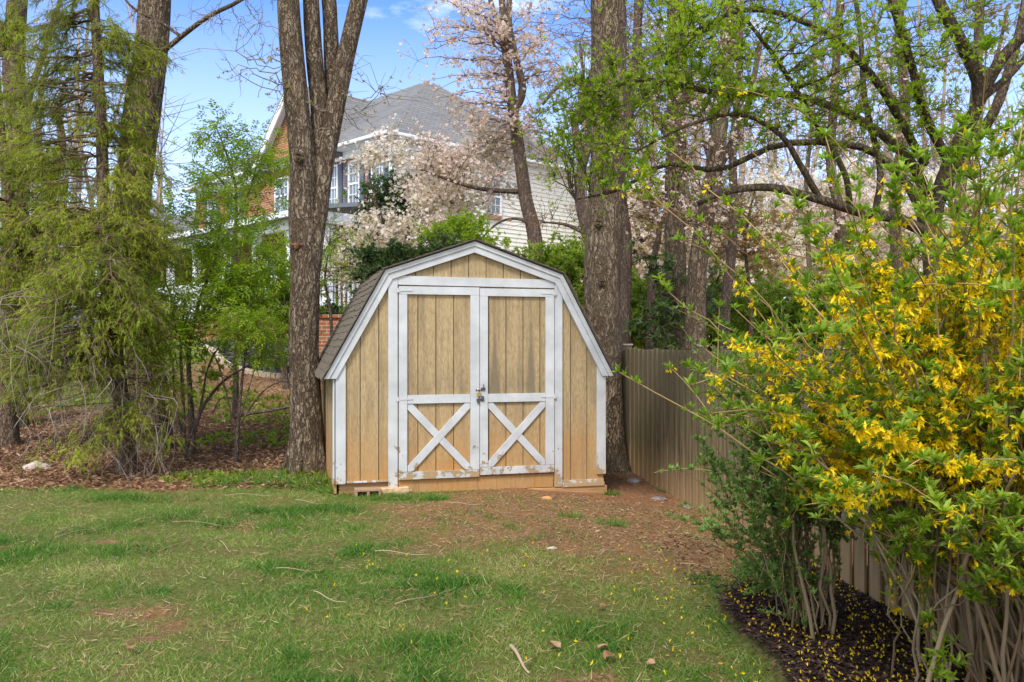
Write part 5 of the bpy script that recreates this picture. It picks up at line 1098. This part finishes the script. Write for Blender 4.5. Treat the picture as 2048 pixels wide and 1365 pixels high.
mb = MB(); m_ = 9000; px = np.concatenate([rng.uniform(1150, 2200, 6500), rng.uniform(-200, 320, 2500)]); d = rng.uniform(30, 44, m_); x = (px - 1024) / F * d; z = G(x, d) + rng.random(m_) ** 1.6 * 3.2
scatter(mb, np.stack([x, d, z], -1), rng.normal(0, 1, (m_, 3)), upn(m_, .8), rng.uniform(.2, .42, m_), ROS_S); tag(mb.build('far_undergrowth', M['leaf_bg']), 'green undergrowth along the foot of the far wood', 'undergrowth', kind='stuff')

# --- arching honeysuckle over the fence
plant('honeysuckle', 'huge arching bush with dark mossy limbs and small bright leaves, upper right', 'shrub',
      [([(1880, 7.2), (1872, 620, 7.2), (1862, 500, 7.2), (1880, 380, 7.1), (1920, 280, 7.0), (1960, 190, 6.9), (1925, 90, 6.8), (1880, 10, 6.7), (1850, -80, 6.7)], .07, .04),
       ([(1875, 480, 7.1), (1800, 440, 7.0), (1720, 425, 6.9), (1640, 400, 6.8), (1540, 376, 6.7), (1450, 385, 6.6), (1395, 408, 6.6)], .05, .02),
       ([(1860, 480, 7.2), (1850, 380, 7.2), (1800, 300, 7.1), (1700, 230, 7.0), (1580, 190, 6.9), (1450, 190, 6.7), (1300, 160, 6.5), (1210, 180, 6.5)], .05, .01),
       ([(1860, 560, 7.3), (1840, 420, 7.4), (1780, 330, 7.5), (1700, 290, 7.5), (1560, 290, 7.4), (1440, 340, 7.3), (1330, 330, 7.2), (1240, 380, 7.1), (1150, 400, 7)], .045, .008),
       ([(1960, 190, 6.9), (2010, 110, 6.8), (2080, 40, 6.7), (2150, -60, 6.7)], .05, .03), ([(1960, 200, 6.9), (2020, 150, 7), (2100, 60, 7.2)], .035, .02),
       ([(1880, 400, 7.1), (1920, 320, 7.2), (1990, 220, 7.2), (2040, 60, 7.3), (2060, -60, 7.3)], .05, .03),
       ([(1900, 330, 7.1), (1850, 230, 6.8), (1820, 120, 6.6), (1780, 0, 6.4), (1740, -80, 6.3)], .04, .02),
       ([(1850, 330, 7.2), (1750, 160, 6.9), (1640, 60, 6.7), (1500, 20, 6.5), (1380, 70, 6.4), (1330, 130, 6.4)], .035, .008),
       ([(1640, 400, 6.8), (1600, 330, 6.7), (1560, 270, 6.6), (1480, 230, 6.5), (1380, 250, 6.4), (1280, 300, 6.3)], .028, .007),
       ([(1700, 420, 6.9), (1690, 350, 6.8), (1640, 260, 6.7), (1560, 130, 6.5), (1500, 50, 6.4), (1420, -50, 6.3)], .028, .012),
       ([(1750, 430, 7), (1760, 340, 7.1), (1730, 200, 7.1), (1720, 60, 7), (1700, -60, 7)], .03, .018)],
      [(1250, 210, 6.5, 130, 80, .6, 1.8), (1180, 280, 6.8, 100, 70, .5, 1.5), (1330, 120, 6.5, 110, 90, .6, 1), (1420, 120, 6.4, 150, 90, .7, 1.6), (1600, 90, 6.5, 160, 90, .8, 1.6), (1560, 220, 6.6, 170, 60, .7, 1.4), (1760, 130, 6.6, 140, 110, .8, 1.2), (1920, 90, 6.7, 120, 90, .8, .7), (1750, 240, 6.8, 140, 60, .7, 1), (1390, 40, 6.3, 160, 60, .7, 1.1), (1300, 330, 6.6, 90, 50, .5, .35), (1980, 280, 7, 80, 90, .6, .5), (1120, 240, 6.9, 50, 40, .4, .35)],
      340, 3400, [dict(n=9000, size=(.028, .052), mat='leaf_honey', tpl=ROS_S, rand=.45, up=.7, along=.3, jit=.012, both=True)], 'bark_mossy', 'twig_dark', sides=16, rough=.1, tmin=.3, r1=.0085, r2=.0026, arch=.1, wander=.17, low=.3, spread=.2, upl=1.5)

# --- forsythia
def forsythia(name, label, base, ends, mid_lift, nflow, side=3, bare=.35):
    root = empty(name, (base[0], base[1], float(G(base[0], base[1]))), label, 'forsythia'); n = len(ends)
    b = np.array((base[0], base[1], float(G(base[0], base[1])) - .05)) + np.stack([rng.normal(0, base[2], n), rng.normal(0, base[2] * .8, n), np.zeros(n)], -1)
    v = ends - b
    nm = n // 3; oj = rng.integers(0, nm, n - nm); tb = rng.uniform(.3, .55, (n - nm, 1))    # half of the canes fork off older ones
    v0 = ends[oj] - b[oj]; c0 = b[oj] + v0 * np.array((.36, .36, .0)) + UP * (v0[:, 2:3] * mid_lift)
    b[nm:] = (1 - tb) ** 2 * b[oj] + 2 * tb * (1 - tb) * c0 + tb ** 2 * ends[oj]; v = ends - b
    c = b + v * np.array((.36, .36, .0)) + UP * (v[:, 2:3] * mid_lift)
    P = bez(b, c, ends, 16); P[:, 1:-1] += rng.normal(0, .008, P[:, 1:-1].shape) + np.cumsum(rng.normal(0, .0095, P[:, 1:-1].shape), 1)
    lim = FX(P[..., 1]) - .07; P[..., 0] = np.where((P[..., 2] < 1.36) & (P[..., 0] > lim), lim + .15 * np.tanh((lim - P[..., 0])), P[..., 0])   # stems bend back from the fence
    tj = tb[:, 0] * 14.999; jj = tj.astype(int); ff = (tj - jj)[:, None]; st = P[oj, jj] * (1 - ff) + P[oj, jj + 1] * ff     # forks start on their parent cane
    P[nm:] += (st - P[nm:, 0])[:, None] * (1 - np.linspace(0, 1, 16) ** .7)[None, :, None]
    t = np.linspace(0, 1, 16)[None]; Lc = np.linalg.norm(v, axis=1, keepdims=True)
    r0 = rng.uniform(.0035, .007, (n, 1)) * np.clip(Lc, .5, 1.6); r0[nm:] *= .6
    mo = MB(); tubes(mo, P[:, :9], (r0 * (1 - t) + .0022 * t)[:, :9], 7); mo.build('stems', M['old_cane'], root, smooth=True)
    mc = MB(); tubes(mc, P[:, 8:], (r0 * (1 - t) + .0022 * t)[:, 8:], 6)
    m_ = n * side; i = np.repeat(np.arange(n), side); tt = rng.uniform(.25, .96, m_) * 14.99; j = tt.astype(int)
    a = P[i, j]; D = nrm(P[i, j + 1] - P[i, j]); ln = rng.uniform(.1, .42, (m_, 1)); e = a + nrm(D * .8 + rng.normal(0, .5, a.shape) + UP * .35) * ln
    P2 = bez(a, (a + e) / 2 + UP * ln * .1, e, 8); tubes(mc, P2, np.linspace(.0028, .0012, 8)[None] * np.ones((m_, 1)), 4)
    mc.build('canes', M['cane'], root, smooth=True)
    return root, P, P2
def fors_leaves(root, pts, dirs, size, mat='leaf_fors', name='leaves', tpl=None):
    ml = MB(); n = len(pts); d = nrm(dirs * .45 + UP * .75 + rng.normal(0, .28, pts.shape)); scatter(ml, pts + rng.normal(0, .004, pts.shape), d, upn(n, 1), size, tpl or ROS_L); ml.build(name, M[mat], root)
def edge_top(px): return np.interp(px, [1240, 1300, 1400, 1500, 1600, 1700, 1850, 2000, 2300], [760, 690, 590, 520, 430, 360, 300, 120, 60])
def edge_bot(px): return np.interp(px, [1240, 1350, 1450, 1600, 1750, 2000, 2300], [770, 830, 900, 980, 1060, 1180, 1260])
def sample_ends(n, px0, px1, d0, d1, pw=1.0):
    out_ = []
    while len(out_) < n:
        px = random.uniform(px0, px1); et, eb = edge_top(px), edge_bot(px); py = et + (eb - et) * random.random() ** pw; d = random.uniform(d0, d1); p = W(px, py, d)
        if p[0] > FX(d) - .12 and p[2] < 1.32: continue
        out_.append(p)
    return np.array(out_)
LONG = [W(1295, 262, 3.9), W(1268, 330, 4.1), W(1238, 745, 3.9), W(1972, 88, 2.9), W(1560, 130 + 60, 3.6), W(1320, 560, 4.0), W(1305, 400, 4.1), W(1500, 300, 3.7), W(1650, 270, 3.4), W(1790, 250, 3.3), W(1900, 330, 3.0), W(1700, 470, 3.3), W(1360, 480, 4.1), W(1560, 400, 3.7), W(1440, 470, 3.9), W(2030, 250, 3.0)]
ends = np.vstack([np.array(LONG), sample_ends(120, 1375, 2250, 2.9, 4.6, .85), sample_ends(65, 1600, 2350, 2.5, 3.4, .8)])
ends = ends[rng.permutation(len(ends))]
root, P, P2 = forsythia('forsythia', 'large arching forsythia with yellow flowers at the right edge over the mulch', (2.05, 3.7, .22), ends, .62, 1)
n = len(P); i = np.repeat(np.arange(n), 12); t = rng.uniform(.48, 1, len(i)) * 14.99; j = t.astype(int); f = (t - j)[:, None]; A = P[i, j] * (1 - f) + P[i, j + 1] * f; D = nrm(P[i, j + 1] - P[i, j])
A2, D2 = along(P2, 2900, .15, 1.0); tipP = np.vstack([P[:, -1], P2[:, -1]]); tipD = nrm(np.vstack([P[:, -1] - P[:, -2], P2[:, -1] - P2[:, -2]]))
LP = np.vstack([A, A2, tipP, tipP]); LD = np.vstack([D, D2, tipD, tipD])
LP, LD = LP[LP[:, 1] > 2.0], LD[LP[:, 1] > 2.0]
LP = np.vstack([LP, LP[rng.random(len(LP)) < .5]]); LD = np.resize(np.vstack([LD, LD]), LP.shape)
fors_leaves(root, LP, LD, rng.uniform(.024, .062, len(LP)))
def flowers(root, P, P2, nA, nB, py0, py1):
    """blossom in rows: some canes carry close-set flowers over a run of their length, the others only a few"""
    mf = MB(); Q = []
    for PP, n_ in ((P, nA), (P2, nB)):
        m = len(PP); per = n_ // m; i = np.repeat(np.arange(m), per); t0 = rng.uniform(.32, .6, m); t1 = t0 + rng.uniform(.2, .4, m)
        tt = (t0[i] + (t1 - t0)[i] * rng.random(len(i))) if PP is P else rng.random(len(i)); tt = np.clip(tt, 0, .97) * (PP.shape[1] - 1.001); j = tt.astype(int); f = (tt - j)[:, None]
        q = PP[i, j] * (1 - f) + PP[i, j + 1] * f; rich = (rng.random(m) < .55)[i]
        px = 1024 + F * q[:, 0] / q[:, 1]; py = 683 - F * (q[:, 2] - CZ) / q[:, 1]
        dens = sst(py, 400, 560) * (1 - sst(py, 880, 1060)) * (.35 + .65 * sst(px, 1420, 1700))
        k = rng.random(len(q)) < np.maximum(dens * np.where(rich, 1, .12), .07); Q.append(q[k])
    Q = np.vstack(Q); Q = np.repeat(Q, 2, 0) + rng.normal(0, .01, (len(Q) * 2, 3)); m_ = len(Q)
    scatter(mf, Q, rng.normal(0, .7, Q.shape) + np.array((0, -.25, -.6)), rng.normal(0, 1, Q.shape), rng.uniform(.019, .033, m_), FORS); mf.build('flowers', M['petal'], root)
flowers(root, P, P2, 10000, 12500, 0, 0)
# second, smaller shrub nearer the lawn
ends2 = []
while len(ends2) < 74:
    p = W(random.uniform(1400, 1760), random.uniform(640, 1080), random.uniform(3.7, 4.7))
    if p[0] < FX(p[1]) - .1 : ends2.append(p)
root2, Q1, Q2 = forsythia('privet', 'upright small-leaved shrub with many stems rising from the mulch left of the forsythia', (1.44, 4.25, .09), np.array(ends2), .6, 1, side=5); root2['category'] = 'shrub'
A, D = along(Q1, 3200, .3, 1); B, E_ = along(Q2, 6800, .0, 1); fors_leaves(root2, np.vstack([A, B]), np.vstack([D, E_]), rng.uniform(.018, .036, 10000), 'leaf_priv', 'leaves', ROS_S)
mf = MB(); A, D = along(Q1, 70, .7, 1); scatter(mf, A + rng.normal(0, .02, A.shape), rng.normal(0, 1, A.shape), rng.normal(0, 1, A.shape), .024, FORS)
low = [(1440, 985, 4.6), (1500, 980, 4.5), (1540, 1000, 4.4)]
plant('seedling', 'low blue-green leafy sprout at the edge of the mulch', 'plant', [([(1600, 4.35), (1560, 1180, 4.3), (1520, 1140, 4.3)], .006, .003)], [(1510, 1140, 4.3, 45, 22, .1, 1), (1560, 1170, 4.3, 30, 25, .1, .5)], 16, 50, [dict(n=260, size=(.02, .04), mat='leaf_priv', tpl=ROS_S, up=.3)], 'twig_brown', 'twig_brown', r1=.003, r2=.0012, spread=.05, tmin=0)
plant('seedling', 'small broad-leaved sprout at the bottom under the forsythia', 'plant', [([(1880, 3.35), (1885, 1340, 3.35)], .004, .002)], [(1890, 1335, 3.35, 30, 18, .05, 1)], 6, 14, [dict(n=26, size=(.04, .06), mat='leaf_fors', tpl=ROS_L, up=.6)], 'twig_brown', 'twig_brown', r1=.002, r2=.001, spread=.03, tmin=0)
# --- twigs and single leaves on the lawn
STK = [((115, 1078), (180, 1048), 'straw-coloured twig lying on the grass at the far left'), ((120, 1083), (215, 1062), 'thin brown twig next to the straw one, far left lawn'), ((268, 1053), (312, 1036), 'short pale twig on the grass left of the centre lawn'), ((345, 1054), (470, 1062), 'long straight orange-brown twig on the lawn'), ((405, 1105), (446, 1078), 'slanting reddish twig below the long straight one'), ((315, 1115), (380, 1085), 'faint bent twig beside the slanting one'), ((172, 1143), (240, 1125), 'curved thin twig on the left lawn'), ((440, 1092), (462, 1115), 'small pale hooked stalk on the grass'), ((552, 1148), (645, 1150), 'bleached stalk lying level on mid lawn'), ((628, 1195), (692, 1216), 'pale split stalk low on the mid lawn'), ((790, 1222), (900, 1190), 'arched brown twig on the lawn below the left shed door'), ((750, 1113), (860, 1118), 'straight pale twig in front of the shed'), ((590, 1008), (652, 1014), 'tan twig near the grass tufts by the tree'), ((450, 1000), (545, 998), 'reddish twig along the litter edge'), ((1022, 1308), (1058, 1362), 'thick curved brown stick at the bottom centre'), ((1360, 1138), (1450, 1146), 'long pale twig pointing at the mulch bed'), ((900, 1015), (960, 1016), 'short yellow straw on the dirt by the shed'), ((1200, 1120), (1250, 1105), 'bent brown twig on the bare dirt')]
for i, (a, b, lab) in enumerate(STK):
    A = hit(*a); B = hit(*b); mid = (A + B) / 2 + np.array((random.uniform(-.02, .02), random.uniform(-.04, .04), 0)); P_ = cat_rom([A, mid, B], 14); P_[:, 2] = G(P_[:, 0], P_[:, 1]) + .03 + .008 * np.sin(np.linspace(0, 6, 14))
    mb = MB(); r = .009 if 'thick' in lab else .0032; tubes(mb, P_, np.linspace(r, r * .5, 14), 6, 0, .3 + .04 * i if 'pale' not in lab else .95)
    j = P_[8]; tubes(mb, np.linspace(j, j + np.array((.04, .03, .012)), 4), np.linspace(r * .6, r * .3, 4), 5, 0, .5)
    tag(mb.build('twig', M['twig_tan'], smooth=True), lab, 'twig', 'twigs scattered on the lawn')
for (px, py, lab, s) in ((1108, 1305, 'curled tan dead leaf on the grass at the bottom centre', .07), (1205, 1310, 'pale crumpled dead leaf above an orange one', .06), (1218, 1328, 'orange-brown dead leaf low on the lawn', .065), (1300, 1342, 'flat tan leaf at the bottom right of the lawn', .05), (1205, 1226, 'small red-brown leaf on the grass right of centre', .045), (1472, 1080, 'tan dead leaf on the soil beside the privet', .06), (262, 1312, 'red-brown curled leaf at the lower left of the lawn', .05)):
    c = hit(px, py); mb = MB(); u = np.linspace(-1, 1, 7); v = np.linspace(0, 1, 8); U, V_ = np.meshgrid(u, v); wd = np.sin(V_ * PI) ** .7 * (.38 + .1 * np.sin(V_ * 22))
    X_ = U * wd; Z_ = .35 * np.abs(X_) ** 1.3 * 2 + .12 * np.sin(V_ * 5 + U * 2); a_ = random.uniform(0, 6); ca, sa = math.cos(a_), math.sin(a_); x_ = X_; y_ = V_ - .5
    Vv = np.stack([c[0] + s * (x_ * ca - y_ * sa), c[1] + s * (x_ * sa + y_ * ca), c[2] + .03 + s * Z_], -1); idx = np.arange(56).reshape(8, 7)
    mb.add(Vv.reshape(-1, 3), [np.stack([idx[:-1, :-1], idx[:-1, 1:], idx[1:, 1:], idx[1:, :-1]], -1).reshape(-1, 4)], .75 if 'tan' in lab or 'pale' in lab else .4)
    tag(mb.build('dead_leaf', M['litter'], smooth=True), lab, 'dead leaf', 'dead leaves on the lawn')
